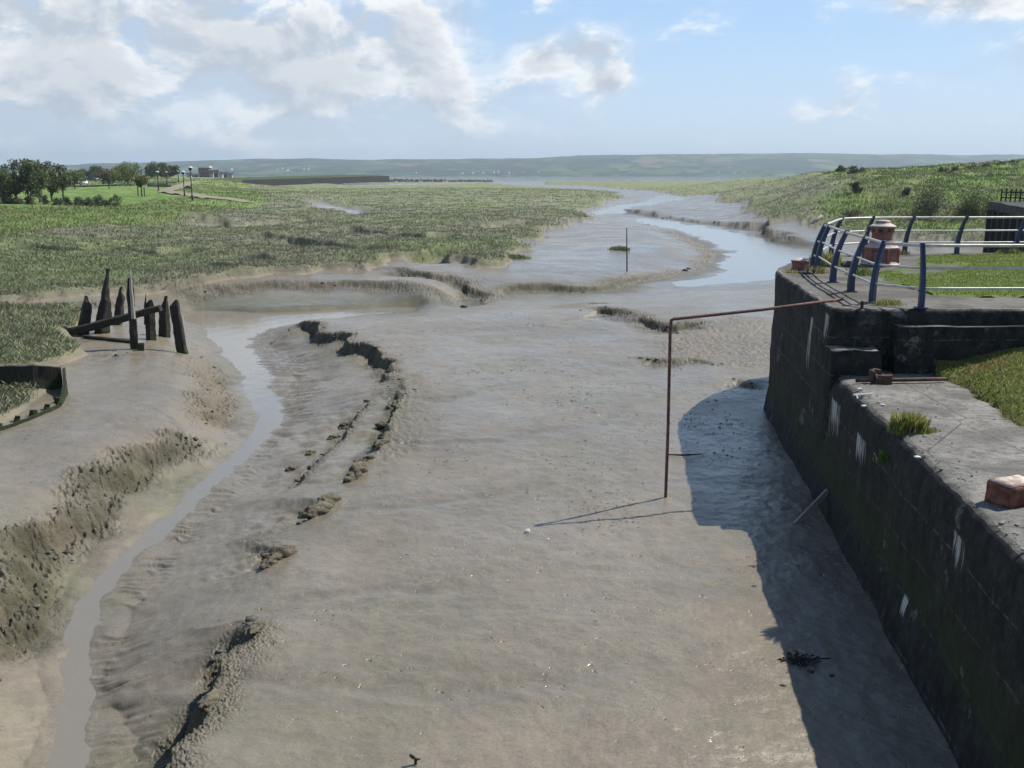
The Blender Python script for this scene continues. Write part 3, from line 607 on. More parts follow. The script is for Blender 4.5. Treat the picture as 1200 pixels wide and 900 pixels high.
def veg_colour(X, Y, T):
    """leaf colours of the plants that grow at a place (marsh, dyke, lawn, dunes)"""
    n1 = (fbm(X / 11, Y / 11, 4) + 1) * .5; n2 = (fbm(X / 2.3, Y / 2.3, 3) + 1) * .5; r = np.sqrt(X * X + Y * Y)
    a = np.array([.115, .127, .072]); b = np.array([.13, .133, .09]); c_ = np.array([.112, .142, .064]); 
    t = sstep(.35, .7, n1)[:, None]; c = a * (1 - t) + b * t
    t = (sstep(.55, .8, (fbm(X / 23 + 8, Y / 23, 3) + 1) * .5) * .7)[:, None]; c = c * (1 - t) + c_ * t
    t = sstep(120, 420, r)[:, None] * .55; c = c * (1 - t) + np.array([.122, .138, .062]) * t
    # reeds on the dyke
    dk = np.array([.1, .16, .042]) * (1 - n1[:, None]) + np.array([.122, .155, .056]) * n1[:, None]
    st = sstep(.52, .62, (perlin(X / 40, Y / 6) + 1) * .5)[:, None] * .5; dk = dk * (1 - st) + np.array([.17, .155, .075]) * st
    t = T['dyke'][:, None]; c = c * (1 - t) + dk * t
    lw = np.array([.09, .135, .036]) * (.85 + .3 * n2[:, None]); t = T['lawn'][:, None]; c = c * (1 - t) + lw * t
    t = sstep(.4, .62, n1)[:, None]; dn = np.array([.09, .14, .032]) * (1 - t) + np.array([.12, .135, .05]) * t
    t = (sstep(.56, .7, (fbm(X / 6 + 4, Y / 6, 3) + 1) * .5))[:, None] * .45; dn = dn * (1 - t) + np.array([.06, .08, .035]) * t
    t = T['dune'][:, None]; c = c * (1 - t) + dn * t
    return 1.75 * c * (.75 + .5 * n2[:, None])

def build_ground():
    th = np.concatenate([np.linspace(-75, -31, 60, endpoint=False), np.linspace(-31, 31, 1150), np.linspace(31, 75, 61)[1:]])
    th = np.radians(th)
    rows = [2.5, 3.5, 4.5, 5.5, 6.3, 7.0, 7.6]; r = 8.1
    while r < 700:
        rows.append(r); r += min(max(.016, r * r / (FPX * EYE) * (.95 if r < 26 else (.5 if r < 105 else 1.1))), 7.0)
    while r < 9000: rows.append(r); r *= 1.06
    rr = np.array(rows); nr, nt = len(rr), len(th)
    RR, TT = np.meshgrid(rr, th, indexing='ij'); X = (RR * np.sin(TT)).ravel(); Y = (RR * np.cos(TT)).ravel()
    h, T = terrain(X, Y)
    # keep the ground under the quay below its decks
    V = np.stack([X, Y, h], -1)
    n1 = (fbm(X / 4, Y / 4, 4) + 1) * .5; n2 = (fbm(X / .9, Y / .9, 3) + 1) * .5
    mud = np.array([.185, .157, .115]) * (1 - n1[:, None]) + np.array([.232, .2, .151]) * n1[:, None]
    mud = mud * (.93 + .14 * n2[:, None])
    t = (sstep(.45, .75, (fbm(X / 2.7 + 31, Y / 2.7, 4) + 1) * .5) * .25)[:, None]; mud = mud * (1 - t) + np.array([.165, .16, .1]) * t
    # grey-green film of algae on damp banks
    for q, st in [([(10, 640), (95, 640), (100, 690), (30, 700)], .7), ([(150, 560), (200, 540), (240, 530), (200, 590)], .55), ([(150, 850), (205, 845), (200, 890), (120, 930)], .8), ([(210, 350), (480, 346), (545, 350), (480, 358), (230, 362)], .7), ([(560, 334), (700, 330), (780, 320), (760, 330), (690, 345), (570, 345)], .4), ([(370, 410), (400, 412), (390, 430), (370, 425)], .5), ([(436, 520), (465, 470), (475, 480), (450, 520)], .8)]:
        s = sdf(X + .4 * fbm(X / 1.2, Y / 1.2, 3), Y + .4 * fbm(X / 1.2 + 9, Y / 1.2, 3), pts(q, -.3)); t = (sstep(-.8, .5, s) * st * (.5 + n2 * .6))[:, None]
        mud = mud * (1 - t) + np.array([.14, .142, .066]) * t
    t = (np.clip(T['clod'], 0, 1) * .55)[:, None]; mud = mud * (1 - t) + np.array([.118, .104, .078]) * t
    t = (T['dark'] * .9)[:, None]; mud = mud * (1 - t) + np.array([.062, .06, .036]) * t  # scarp faces: dark weedy mud, with their shade painted into the colour too
    t = (T['wet'] * .3)[:, None]; mud = mud * (1 - t) + np.array([.15, .135, .108]) * t
    v = T['veg']; v = np.maximum(v, np.maximum(T['lawn'], T['dyke'])); v = np.maximum(v, T['dune'])
    far = sstep(60, 260, RR.ravel()); vc = veg_colour(X, Y, T) * (.8 + .2 * far)[:, None]
    soil = np.array([.09, .085, .055]); pt = (sstep(.5, .75, n2) * .35 * (1 - T['lawn']) * (1 - far))[:, None]
    vc = vc * (1 - pt) + soil * pt
    c = mud * (1 - v[:, None]) + vc * v[:, None]
    prop = np.stack([1 - v, np.clip(T['clod'], 0, 1), np.clip(T['wet'], 0, 1)], -1)
    idx = np.arange(nr * nt).reshape(nr, nt)
    F = np.stack([idx[:-1, :-1], idx[:-1, 1:], idx[1:, 1:], idx[1:, :-1]], -1).reshape(-1, 4)[:, ::-1]
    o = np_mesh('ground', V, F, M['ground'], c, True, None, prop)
    tag(o, 'wet grey mud flats and green salt marsh of the creek', 'ground', None, 'structure')
    return o
build_ground()
def gz(x, y): return float(terrain(np.array([x]), np.array([y]))[0][0])
_SIGHT = np.exp(np.linspace(np.log(8.5), np.log(900), 500))
def GZ(px, py, z0=0.0):
    """ground point seen at a photo position: march along the line of sight"""
    d = ray(px, py); ys = _SIGHT
    for _ in range(2):
        h = terrain(d[0] / d[1] * ys, ys)[0]; k = np.nonzero(EYE + d[2] / d[1] * ys <= h)[0]
        i = max(int(k[0]), 1) if len(k) else len(ys) - 1
        ys = np.linspace(ys[i - 1], ys[i], 40)
    y = float(ys[np.argmin(np.abs(EYE + d[2] / d[1] * ys - terrain(d[0] / d[1] * ys, ys)[0]))]); x = d[0] / d[1] * y
    return x, y, gz(x, y)

bm = bmesh.new(); W_ = 8800
vs = [bm.verts.new(v) for v in [(-W_, -300, WZ), (W_, -300, WZ), (W_, W_, WZ), (-W_, W_, WZ)]]; bm.faces.new(vs)
tag(bm_obj('water', bm, M['water']), 'shallow grey-blue tidal water lying in the creek and estuary', 'water', None, 'structure')

# ------------------------------------------------------------------ hills across the estuary
def build_hills():
    sil = [(-900, 196), (-300, 195), (-50, 195), (100, 195), (170, 192), (230, 190), (300, 189), (370, 188), (420, 189.5), (480, 188.5), (560, 187), (620, 187.5), (680, 184.5), (740, 183.5), (850, 182.5), (950, 182), (1050, 182.5), (1150, 184), (1250, 186), (1500, 190), (2200, 195)]
    nx, ny = 520, 70
    sx = np.array([math.tan(math.atan((s[0] - 600) / FPX)) for s in sil]); sy = np.array([(HOR - s[1]) / FPX for s in sil])
    u = np.linspace(-1.3, 1.4, nx); v = np.linspace(0, 1, ny)
    UU, VV = np.meshgrid(u, v, indexing='ij')
    D0 = 2750 + 250 * fbm(UU * 3, UU * 0 + 5, 3); D1 = 5400.0
    Yy = D0 + (D1 - D0) * VV
    ridge = np.interp(UU, sx, sy) * 4700 + EYE
    prof = sstep(0, .72, VV) * (1 - .25 * sstep(.75, 1, VV))
    Xx = UU * Yy
    # keep the skyline where it was measured: the crest sits at VV ~ .74
    Hh = -3 + (ridge + 3) * prof * 1.0
    Hh = Hh + prof * (9 * fbm(Xx / 500, Yy / 380, 4) + 4 * ridged(Xx / 260, Yy / 200, 2)) * (1 - .55 * sstep(.6, .75, VV))
    wood = sstep(.1, .5, fbm(Xx / 230, Yy / 320, 3)); Hh += prof * wood * 3.0 * np.abs(perlin(Xx / 14, Yy / 60))
    V = np.stack([Xx, Yy, Hh], -1).reshape(-1, 3); idx = np.arange(nx * ny).reshape(nx, ny)
    F = np.stack([idx[:-1, :-1], idx[1:, :-1], idx[1:, 1:], idx[:-1, 1:]], -1).reshape(-1, 4)
    o = np_mesh('hills', V, F, M['hills'], None, True)
    tag(o, 'hazy blue-green hills with fields and woods across the estuary', 'hills', None, 'structure')
    return o, Xx, Yy, Hh
HILLS, HX, HY, HH = build_hills()
# ------------------------------------------------------------------ the quay
def wx(y): return 3.74 + .1185 * y            # line of the dock wall
def sweep(name, path, prof, mat, parent, amp, nscale, seed, edge_amp=0.0, zedge=None):
    """path: outline points walked with the outside on the RIGHT; prof: (outward offset, z)"""
    P = np.array(path); T_ = np.gradient(P, axis=0); T_ /= np.linalg.norm(T_, axis=1)[:, None]
    Nn = np.stack([T_[:, 1], -T_[:, 0]], -1); pr = np.array(prof)
    V = np.empty((len(P), len(pr), 3)); V[:, :, :2] = P[:, None] + Nn[:, None] * pr[None, :, :1]; V[:, :, 2] = pr[None, :, 1]
    arc = np.concatenate([[0], np.cumsum(np.linalg.norm(np.diff(P, axis=0), axis=1))])
    A = np.repeat(arc[:, None], len(pr), 1); Z = V[:, :, 2] + pr[None, :, 0] * -1.0
    d = amp * (fbm(A * nscale + seed, Z * nscale, 4))
    if edge_amp: d = d + edge_amp * np.exp(-((V[:, :, 2] - zedge) / .25) ** 2) * (ridged(A * 1.3 + seed, Z * 2, 4) - .6)
    V[:, :, :2] += Nn[:, None] * d[:, :, None]
    V[:, :, 2] += np.where(pr[None, :, 0] < -.05, .35, .15) * amp * fbm(V[:, :, 0] * 2.2, V[:, :, 1] * 2.2, 4)
    n, m = len(P), len(pr); idx = np.arange(n * m).reshape(n, m)
    F = np.stack([idx[:-1, :-1], idx[1:, :-1], idx[1:, 1:], idx[:-1, 1:]], -1).reshape(-1, 4)
    return np_mesh(name, V.reshape(-1, 3), F, mat, None, True, parent), V
def resample(P, step):
    P = np.array(P, float); L = np.concatenate([[0], np.cumsum(np.linalg.norm(np.diff(P, axis=0), axis=1))])
    t = np.linspace(0, L[-1], int(L[-1] / step) + 1)
    return np.stack([np.interp(t, L, P[:, 0]), np.interp(t, L, P[:, 1])], -1)
def smooth_path(P, it):
    for _ in range(it):
        P[1:-1] = .25 * P[:-2] + .5 * P[1:-1] + .25 * P[2:]
    return P
def wall_at(px, py, off=.012):
    lo, hi = 2.0, 40.0
    for _ in range(40):
        m = .5 * (lo + hi); x, y, z = UY(px, py, m)
        if x < wx(m) - off: lo = m
        else: hi = m
    return UY(px, py, .5 * (lo + hi))
for px, py, dy, dz in [(979, 470, .9, .75), (1010, 512, .7, .55), (1120, 628, .55, .5), (950, 372, .5, 1.3), (968, 368, .5, .6), (1060, 700, .4, .3)]:
    q = wall_at(px, py); LIME.append((q[1] - dy * .5, q[1] + dy * .5, q[2] - dz, q[2] + .04))
M['wall'] = mat_wall()
quay = empty('dock_quay', (wx(17.5), 17.5, 0), 0, 'black weathered concrete dock wall with stepped decks and rounded nose beside the mud', 'dock wall')
def rel(o):
    """keep an object where it was built when it becomes a child of an Empty"""
    o.matrix_parent_inverse = Matrix.Translation(o.parent.location).inverted() if o.parent else Matrix(); return o
FY = 17.46
nose = [U(907, 321, QZ), U(908.5, 317, QZ), U(912, 313, QZ), U(920, 308.5, QZ), U(932, 304.5, QZ), U(948, 301.5, QZ), U(968, 299, QZ), U(1005, 297, QZ), U(1060, 296, QZ), U(1200, 295.5, QZ)]
outer = [(26, FY), (wx(FY) + .02, FY)] + [(wx(y), y) for y in (18.5, 20, 22, 23.6)] + nose[1:] + [(30, 30.6)]
outer = [(p[0], p[1]) for p in outer]
path = smooth_path(resample(outer, .09), 3)[::-1]       # outside on the right when walked this way
path = path[::-1]; 
def orient(p):
    # outside must lie on the right of travel; the inside point is (12, 23)
    k = len(p) // 2; t = p[k + 1] - p[k - 1]; n_ = np.array([t[1], -t[0]]); 
    return p if n_ @ (np.array([12, 23]) - p[k]) < 0 else p[::-1]
path = orient(path)
prof = [(.1, -1.4), (.1, .0), (.08, .22), (.03, .5), (0, .58)] + [(0, z) for z in np.linspace(.7, 3.2, 24)] + [(0, 3.4), (-.008, 3.5), (-.03, 3.56), (-.07, 3.59), (-.14, QZ)]
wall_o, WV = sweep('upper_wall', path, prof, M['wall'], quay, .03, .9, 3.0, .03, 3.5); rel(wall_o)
ring = WV[:, -1, :]
bm = bmesh.new(); loop = [bm.verts.new((p[0], p[1], p[2])) for p in ring]; 
f = bm.faces.new(loop); bmesh.ops.triangulate(bm, faces=[f]); bmesh.ops.recalc_face_normals(bm, faces=bm.faces[:])
if sum(f.normal.z for f in bm.faces) < 0: bmesh.ops.reverse_faces(bm, faces=bm.faces[:])
rel(bm_obj('upper_deck', bm, M['deck'], quay))
# lower deck: one rolled and broken edge along the dock
lpath = orient(smooth_path(resample([(wx(FY + .1), FY + .1), (wx(14.2), 14.2), (wx(13.4) + .03, 13.4), (wx(8), 8), (wx(-4), -4)], .06), 2))
if (np.gradient(lpath, axis=0)[5][1]) > 0: lpath = lpath[::-1]
ly = lpath[:, 1]
prof2 = [(.1, -1.4), (.1, .0), (.08, .22), (.03, .5), (0, .58)] + [(0, z) for z in np.linspace(.7, 1.9, 16)] + [(0, 2.0), (-.005, 2.12), (-.015, 2.2), (-.035, 2.29), (-.065, 2.36), (-.11, 2.41), (-.17, 2.44), (-.25, LZ)] + [(-x, LZ) for x in np.linspace(.4, 4.0, 46)] + [(-6, LZ), (-12, LZ)]
pl = np.array(lpath); 
# walk so that the outside (dock side, -x) is on the right
tdir = pl[10] - pl[0]
if np.array([tdir[1], -tdir[0]])[0] > 0: pl = pl[::-1]
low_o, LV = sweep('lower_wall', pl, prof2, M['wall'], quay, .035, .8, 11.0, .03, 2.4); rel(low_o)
# step face between the decks: ledges and a stub block
def block(name, a, b, cuts, amp, seed, mat=M['wall']):
    bm = bmesh.new(); box(bm, a, b)
    L = [abs(b[i] - a[i]) for i in range(3)]
    for ax in range(3):
        n_ = int(L[ax] / .14)
        if n_ > 1:
            es = [e for e in bm.edges if abs((e.verts[0].co - e.verts[1].co)[ax]) > .5 * L[ax]]
            bmesh.ops.subdivide_edges(bm, edges=es, cuts=min(n_, 60), use_grid_fill=True)
    rough(bm, 0, amp, 2.2, seed)
    return rel(bm_obj(name, bm, mat, quay, True))
block('ledge', (6.95, 17.18, 1.6), (24, FY + .05, 3.31), 0, .035, 2.0)
block('stub_block', (wx(17.0) + .0, 16.98, 1.2), (6.62, FY + .06, 2.9), 0, .05, 5.0)
# ------------------------------------------------------------------ grass
def blades(name, P, h, wd, col, lean, mat, label=None, cat=None, kind='stuff', parent=None):
    n = len(P); a = RNG.uniform(0, 2 * np.pi, n); dx, dy = np.cos(a), np.sin(a); la = RNG.uniform(0, 2 * np.pi, n)
    lx = np.cos(la) * lean * h * RNG.uniform(.2, 1, n); lyy = np.sin(la) * lean * h * RNG.uniform(.2, 1, n)
    V = np.empty((n, 4, 3))
    V[:, 0] = P + np.stack([-dx * wd, -dy * wd, 0 * h - .02], -1); V[:, 1] = P + np.stack([dx * wd, dy * wd, 0 * h - .02], -1)
    V[:, 2] = P + np.stack([dx * wd * .7 + lx * .4, dy * wd * .7 + lyy * .4, h * .6], -1)
    V[:, 3] = P + np.stack([lx, lyy, h], -1)
    b = np.arange(n) * 4; F = np.concatenate([np.stack([b, b + 1, b + 2], -1), np.stack([b, b + 2, b + 3], -1)])
    o = np_mesh(name, V.reshape(-1, 3), F, mat, np.repeat(col, 4, 0), False, parent)
    if label: tag(o, label, cat, None, kind)
    return o
PATH_PX = [(228, 213), (218, 217), (205, 221), (193, 224.5), (205, 226.5), (225, 229), (255, 233), (290, 238)]
PATHP = np.array([GZ(p_, q_)[:2] for p_, q_ in PATH_PX])
def scatter_marsh():
    n = 330000
    px = RNG.uniform(-160, 1360, n); py = 211 + (510 - 211) * RNG.uniform(0, 1, n) ** 1.5
    d = [np.array(v) for v in ray(px, py)]; z = .45; t = (z - EYE) / np.broadcast_to(d[2], px.shape); X = d[0] * t; Y = np.broadcast_to(d[1], px.shape) * t
    k = (Y < 420); X, Y = X[k], Y[k]
    h, T = terrain(X, Y); r = np.sqrt(X * X + Y * Y)
    v = T['veg'] * (1 - T['lawn']); v = np.maximum(v, T['dyke'] * (1 - T['lawn'])) * (1 - T['dune'])
    quay_in = (X > wx(Y) - .5) & (Y < 31.5)
    pd = seg_dist(X, Y, PATHP)[0]
    k = (v > .45 + .4 * RNG.random(len(X))) & ~quay_in & (Y > 20) & (pd > 2.4)
    X, Y, h, r = X[k], Y[k], h[k], r[k]; T = {a: b[k] for a, b in T.items()}
    c = veg_colour(X, Y, T)
    m = 3; X = np.repeat(X, m) + RNG.normal(0, .07, len(X) * m) * np.repeat(np.clip(r / 25, 1, 8), m); Y = np.repeat(Y, m) + RNG.normal(0, .1, len(Y) * m) * np.repeat(np.clip(r / 25, 1, 8), m)
    h = np.repeat(h, m); r = np.repeat(r, m); c = np.repeat(c, m, 0) * RNG.uniform(.78, 1.28, (len(X), 1)) * RNG.uniform(.93, 1.07, (len(X), 3))
    dy = np.repeat(T['dyke'], m); hh = (.08 + .14 * RNG.random(len(X))) * (1 + .5 * dy) * (.75 + .5 * (fbm(X / 3, Y / 3, 2) + 1) * .5)
    straw = RNG.random(len(X)) < .06; c[straw] = np.array([.2, .18, .1]) * RNG.uniform(.7, 1.2, (straw.sum(), 1))
    wd = np.maximum(.012, r / FPX * .42)
    blades('marsh_grass', np.stack([X, Y, h], -1), hh, wd, c, 1.2, M['grass'], 'grey-green salt marsh grass and reeds growing over the flats', 'grass')
scatter_marsh()
def scatter_dune():
    n = 110000
    px = RNG.uniform(900, 1420, n); py = RNG.uniform(186, 290, n); Y = np.exp(RNG.uniform(np.log(88), np.log(300), n)); X = (px - 600) / FPX * Y * 1.0
    h, T = terrain(X, Y); k = T['dune'] > RNG.random(n); X, Y, h = X[k], Y[k], h[k]; T = {a: b[k] for a, b in T.items()}
    c = veg_colour(X, Y, T) * RNG.uniform(.8, 1.22, (len(X), 1)); r = np.sqrt(X * X + Y * Y)
    cl = np.maximum(0, fbm(X / 5, Y / 5, 3))
    blades('dune_grass', np.stack([X, Y, h], -1), .12 + .22 * RNG.random(len(X)) + .3 * cl, np.maximum(.02, r / FPX * .5), c, .8, M['grass'], 'long rough grass on the dune ridge behind the quay', 'grass')
scatter_dune()
# lawn on the upper deck
ULAWN = np.array([U(x, y, QZ) for x, y in [(1030, 322), (1046, 317), (1075, 314), (1085, 311), (1078, 306), (1082, 301), (1130, 299.5), (1300, 299), (1500, 305), (1500, 340), (1300, 347), (1200, 349), (1100, 347), (1066, 338), (1040, 330)]])
UPATH = np.array([U(x, y, QZ) for x, y in [(1050, 320), (1060, 314), (1090, 310.5), (1135, 310), (1140, 314), (1120, 318), (1105, 321), (1060, 323)]])
def lawn_mask(X, Y):
    s = sdf(X + .25 * fbm(X / .9, Y / .9, 3), Y + .35 * fbm(X / .9 + 5, Y / .9, 3), ULAWN)
    q = sdf(X + .2 * fbm(X / .6, Y / .6, 3), Y + .5 * fbm(X / .6 + 5, Y / .6, 3), UPATH)
    return s, q
lawn_z = lambda X, Y: QZ + .02 + .05 * (fbm(X / 1.3, Y / 1.3, 3) * .5 + .5)
def build_lawn():
    n = 90000; lo = ULAWN.min(0); hi = np.minimum(ULAWN.max(0), [19, 40]); X = RNG.uniform(lo[0], hi[0], n); Y = RNG.uniform(lo[1], hi[1], n)
    s, q = lawn_mask(X, Y); k = (s > .02) & (q < .05); X, Y = X[k], Y[k]
    n2 = (fbm(X / 1.5, Y / 1.5, 3) + 1) * .5; c = np.array([.185, .275, .04]) * (1 - n2[:, None]) + np.array([.265, .31, .07]) * n2[:, None]
    fl = RNG.random(len(X)) < .012; c[fl] = [.55, .45, .03]
    c = c * RNG.uniform(.7, 1.35, (len(X), 1))
    blades('lawn_grass', np.stack([X, Y, lawn_z(X, Y)], -1), RNG.uniform(.012, .035, len(X)), RNG.uniform(.007, .014, len(X)), c, .9, M['grass'], 'bright green mown grass on the upper quay deck', 'grass')
    # turf sheet under it
    g = .16; xs = np.arange(lo[0], hi[0] + 8, g); ys = np.arange(lo[1], hi[1], g); XX, YY = np.meshgrid(xs, ys, indexing='ij'); s, q = lawn_mask(XX.ravel(), YY.ravel()); ok = ((s > -.05) & (q < .1)).reshape(XX.shape)
    Z = lawn_z(XX.ravel(), YY.ravel()).reshape(XX.shape); Z = np.where(ok, Z, QZ - .02)
    V = np.stack([XX, YY, Z], -1).reshape(-1, 3); idx = np.arange(XX.size).reshape(XX.shape); keep = (ok[:-1, :-1] | ok[1:, :-1] | ok[1:, 1:] | ok[:-1, 1:])
    F = np.stack([idx[:-1, :-1], idx[1:, :-1], idx[1:, 1:], idx[:-1, 1:]], -1)[keep]
    cc = np.array([.14, .2, .035]) * (.8 + .4 * (fbm(V[:, 0] / .8, V[:, 1] / .8, 3)[:, None] * .5 + .5))
    tag(np_mesh('lawn', V, F, M['grass'], cc, True), 'green turf covering the upper quay deck', 'lawn', None, 'structure')
build_lawn()
# grass bank rising from the lower deck
BK = np.array([U(x, y, LZ) for x, y in [(1104, 446), (1128, 461), (1150, 476), (1175, 493), (1205, 512), (1260, 548), (1330, 590)]])
def bank_z(X, Y):
    d, sd, par = seg_dist(X + .1 * fbm(X / .5, Y / .5, 3), Y + .1 * fbm(X / .5 + 8, Y / .5, 3), BK)
    s = np.where(sd > 0, d, -d); return s, LZ - .05 + .34 * sstep(-.02, .5, s) * .45 + .24 * np.maximum(s - .1, 0) + .03 * fbm(X / .6, Y / .6, 3)
def build_bank():
    xs = np.arange(7.2, 14, .06); ys = np.arange(7, 17.3, .06); XX, YY = np.meshgrid(xs, ys, indexing='ij'); s, z = bank_z(XX.ravel(), YY.ravel()); s = s.reshape(XX.shape); z = z.reshape(XX.shape)
    idx = np.arange(XX.size).reshape(XX.shape); keep = (s > -.04)[:-1, :-1] & (s > -.04)[1:, 1:]
    F = np.stack([idx[:-1, :-1], idx[1:, :-1], idx[1:, 1:], idx[:-1, 1:]], -1)[keep]; V = np.stack([XX, YY, z], -1).reshape(-1, 3)
    e = sstep(.35, 0, s.ravel())[:, None]; cc = np.array([.13, .17, .035]) * (1 - e) + np.array([.13, .085, .045]) * e
    tag(np_mesh('grass_bank', V, F, M['grass'], cc, True), 'grassy earth bank rising beside the lower quay deck', 'bank', None, 'structure')
    n = 75000; X = RNG.uniform(7.2, 12.5, n); Y = RNG.uniform(8, 17.1, n); s, z = bank_z(X, Y); k = s > .03 + .12 * RNG.random(n); X, Y, z, s = X[k], Y[k], z[k], s[k]
    n2 = (fbm(X / .9, Y / .9, 3) + 1) * .5; c = np.array([.19, .25, .045]) * (1 - n2[:, None]) + np.array([.29, .29, .085]) * n2[:, None]
    br = (np.exp(-((X - U(1145, 441, 2.5)[0]) ** 2 + (Y - 16.6) ** 2) / .12) > RNG.random(len(X))) | (RNG.random(len(X)) < .08); c[br] = [.3, .2, .09]
    c = c * RNG.uniform(.6, 1.4, (len(X), 1))
    blades('bank_grass', np.stack([X, Y, z], -1), RNG.uniform(.02, .055, len(X)), RNG.uniform(.006, .011, len(X)), c, .9, M['grass'], 'short green grass on the bank beside the lower deck', 'grass')
build_bank()
def tuft(px, py, z, n, rad, h, cols, label, name='grass_tuft', group=None, wd=.006, flat=False):
    x, y = U(px, py, z); a = RNG.uniform(0, 2 * np.pi, n); rr = rad * np.sqrt(RNG.random(n)) * RNG.uniform(.5, 1, n)
    P = np.stack([rr * np.cos(a) * 1.3, rr * np.sin(a), np.zeros(n)], -1)
    c = np.array(cols)[RNG.integers(0, len(cols), n)] * RNG.uniform(.7, 1.3, (n, 1))
    hh = h * RNG.uniform(.35, 1, n) * (1 - .6 * (rr / rad) ** 2)
    o = blades(name, P, hh, np.full(n, wd), c, .6, M['grass']); o.location = (x, y, z); return tag(o, label, 'grass tuft', group)
G1, G2, G3, G4 = [.19, .27, .045], [.34, .33, .08], [.38, .3, .13], [.13, .17, .04]
tuft(1064, 505, LZ, 700, .24, .34, [G1, G2, G3, G2], 'tall yellowing grass tuft growing from the pale lower quay deck')
tuft(1080, 507, LZ, 300, .16, .12, [G1, G1, G4], 'low green weed beside the yellowing tuft on the lower deck', 'weed')
tuft(1090, 505, LZ, 120, .14, .07, [G3, [.2, .13, .07]], 'withered brown weed beside the grass tuft on the lower deck', 'weed')
tuft(1040, 357, QZ, 350, .3, .14, [G1, G2], 'low grass tuft at the quay edge between two blue railing posts')
tuft(955, 320, QZ, 350, .3, .22, [G3, G2, G4], 'dry weeds at the foot of the outermost blue railing posts', 'weed')
tuft(967, 312, QZ, 350, .4, .5, [G2, G2, G1, G3], 'tall straw-coloured weeds inside the curve of the blue railing', 'weed')
tuft(1012, 322, QZ, 300, .45, .25, [G1, G4], 'green weeds around the foot of the red capstan', 'weed')
tuft(928, 320, QZ, 160, .2, .12, [G3, G2], 'brown weeds beside the small red mooring bollard', 'weed')
tuft(1054, 299, QZ, 160, .35, .2, [G4, G3], 'dark weeds at the foot of a far railing post', 'weed')
tuft(1183, 299, QZ, 200, .4, .3, [G2, G4], 'yellowish weeds at the rightmost far railing post', 'weed')
tuft(1040, 540, 2.0, 120, .16, .2, [G1, G4], 'green weeds sprouting from the broken edge of the dock wall', 'weed')
x, y, z = GZ(726, 293); o = tuft(726, 293, z, 700, .75, .4, [[.15, .19, .07], [.18, .2, .09]], 'lone green tuft standing on the wet mud beside the thin pole', wd=.03)
x, y, z = GZ(600, 303); o = tuft(600, 303, z, 700, 1.2, .4, [[.15, .19, .07], [.18, .2, .09]], 'outlying clump of marsh grass at the tip of the western marsh', wd=.03)

# ------------------------------------------------------------------ railing
PB = [U(1079, 361, QZ), U(1022, 355, QZ), U(997, 342, QZ), U(976, 331, QZ), U(958, 317.5, QZ), U(953, 315.5, QZ), U(974, 301, QZ), U(1013, 298.5, QZ), U(1060, 298, QZ), U(1121, 298, QZ), U(1190, 297.5, QZ)]
PB = [Vector((p[0], p[1], QZ)) for p in PB]
PB = [Vector((PB[0].x + 2.3 * k, PB[0].y, QZ)) for k in (3, 2, 1)] + PB + [Vector((PB[-1].x + 2.0 * k, PB[-1].y, QZ)) for k in (1, 2, 3)]
rail_t = empty('guard_railing', PB[3], 0, 'blue curved posts with three pale rails fencing the quay edge', 'railing')
INW = []
for i, p in enumerate(PB):
    a = PB[max(i - 1, 0)]; b = PB[min(i + 1, len(PB) - 1)]
    t = (b - a); t.z = 0; t.normalize(); n_ = Vector((-t.y, t.x, 0))
    if n_.dot(Vector((11.5, 23, QZ)) - p) < 0: n_ = -n_
    if i in (2, 3): n_ = Vector((.12, 1, 0)).normalized() if i == 2 or i == 3 else n_
    if i == 4: n_ = Vector((.8, .6, 0)).normalized()
    if i in (5, 6, 7, 8): n_ = Vector((1, .05, 0)).normalized()
    if i == 9: n_ = Vector((.9, -.45, 0)).normalized()
    if i >= 10: n_ = Vector((.45, -.9, 0)).normalized()
    INW.append(n_)
HT = 1.17
def poff(t): return -.03 * math.sin(t * math.pi) + .25 * t ** 1.9
for p, n_ in zip(PB, INW):
    bm = bmesh.new(); side = n_.cross(Vector((0, 0, 1))); rows = []
    for i in range(11):
        t = i / 10; c = p + n_ * poff(t) + Vector((0, 0, HT * t)); dp = .075 - .025 * t; ws = .05 - .012 * t
        rows.append([bm.verts.new(c + n_ * dp * sx + side * ws * sy) for sx, sy in [(-1, -.7), (-.7, -1), (.7, -1), (1, -.7), (1, .7), (.7, 1), (-.7, 1), (-1, .7)]])
    for r0, r1 in zip(rows, rows[1:]):
        for k in range(8): bm.faces.new((r0[k], r0[(k + 1) % 8], r1[(k + 1) % 8], r1[k]))
    bm.faces.new(rows[-1])
    bmesh.ops.recalc_face_normals(bm, faces=bm.faces[:])
    po = rel(bm_obj('post', bm, M['blue'], rail_t))
    b2 = bmesh.new(); vs = box(b2, (-.1, -.1, 0), (.1, .1, .022)); bmesh.ops.transform(b2, matrix=Matrix.Translation(p) @ Matrix.Rotation(math.atan2(n_.y, n_.x), 4, 'Z'), verts=vs)
    bp = bm_obj('base_plate', b2, M['blue'], po); bp.matrix_parent_inverse = Matrix.Translation(rail_t.location).inverted() if False else Matrix()
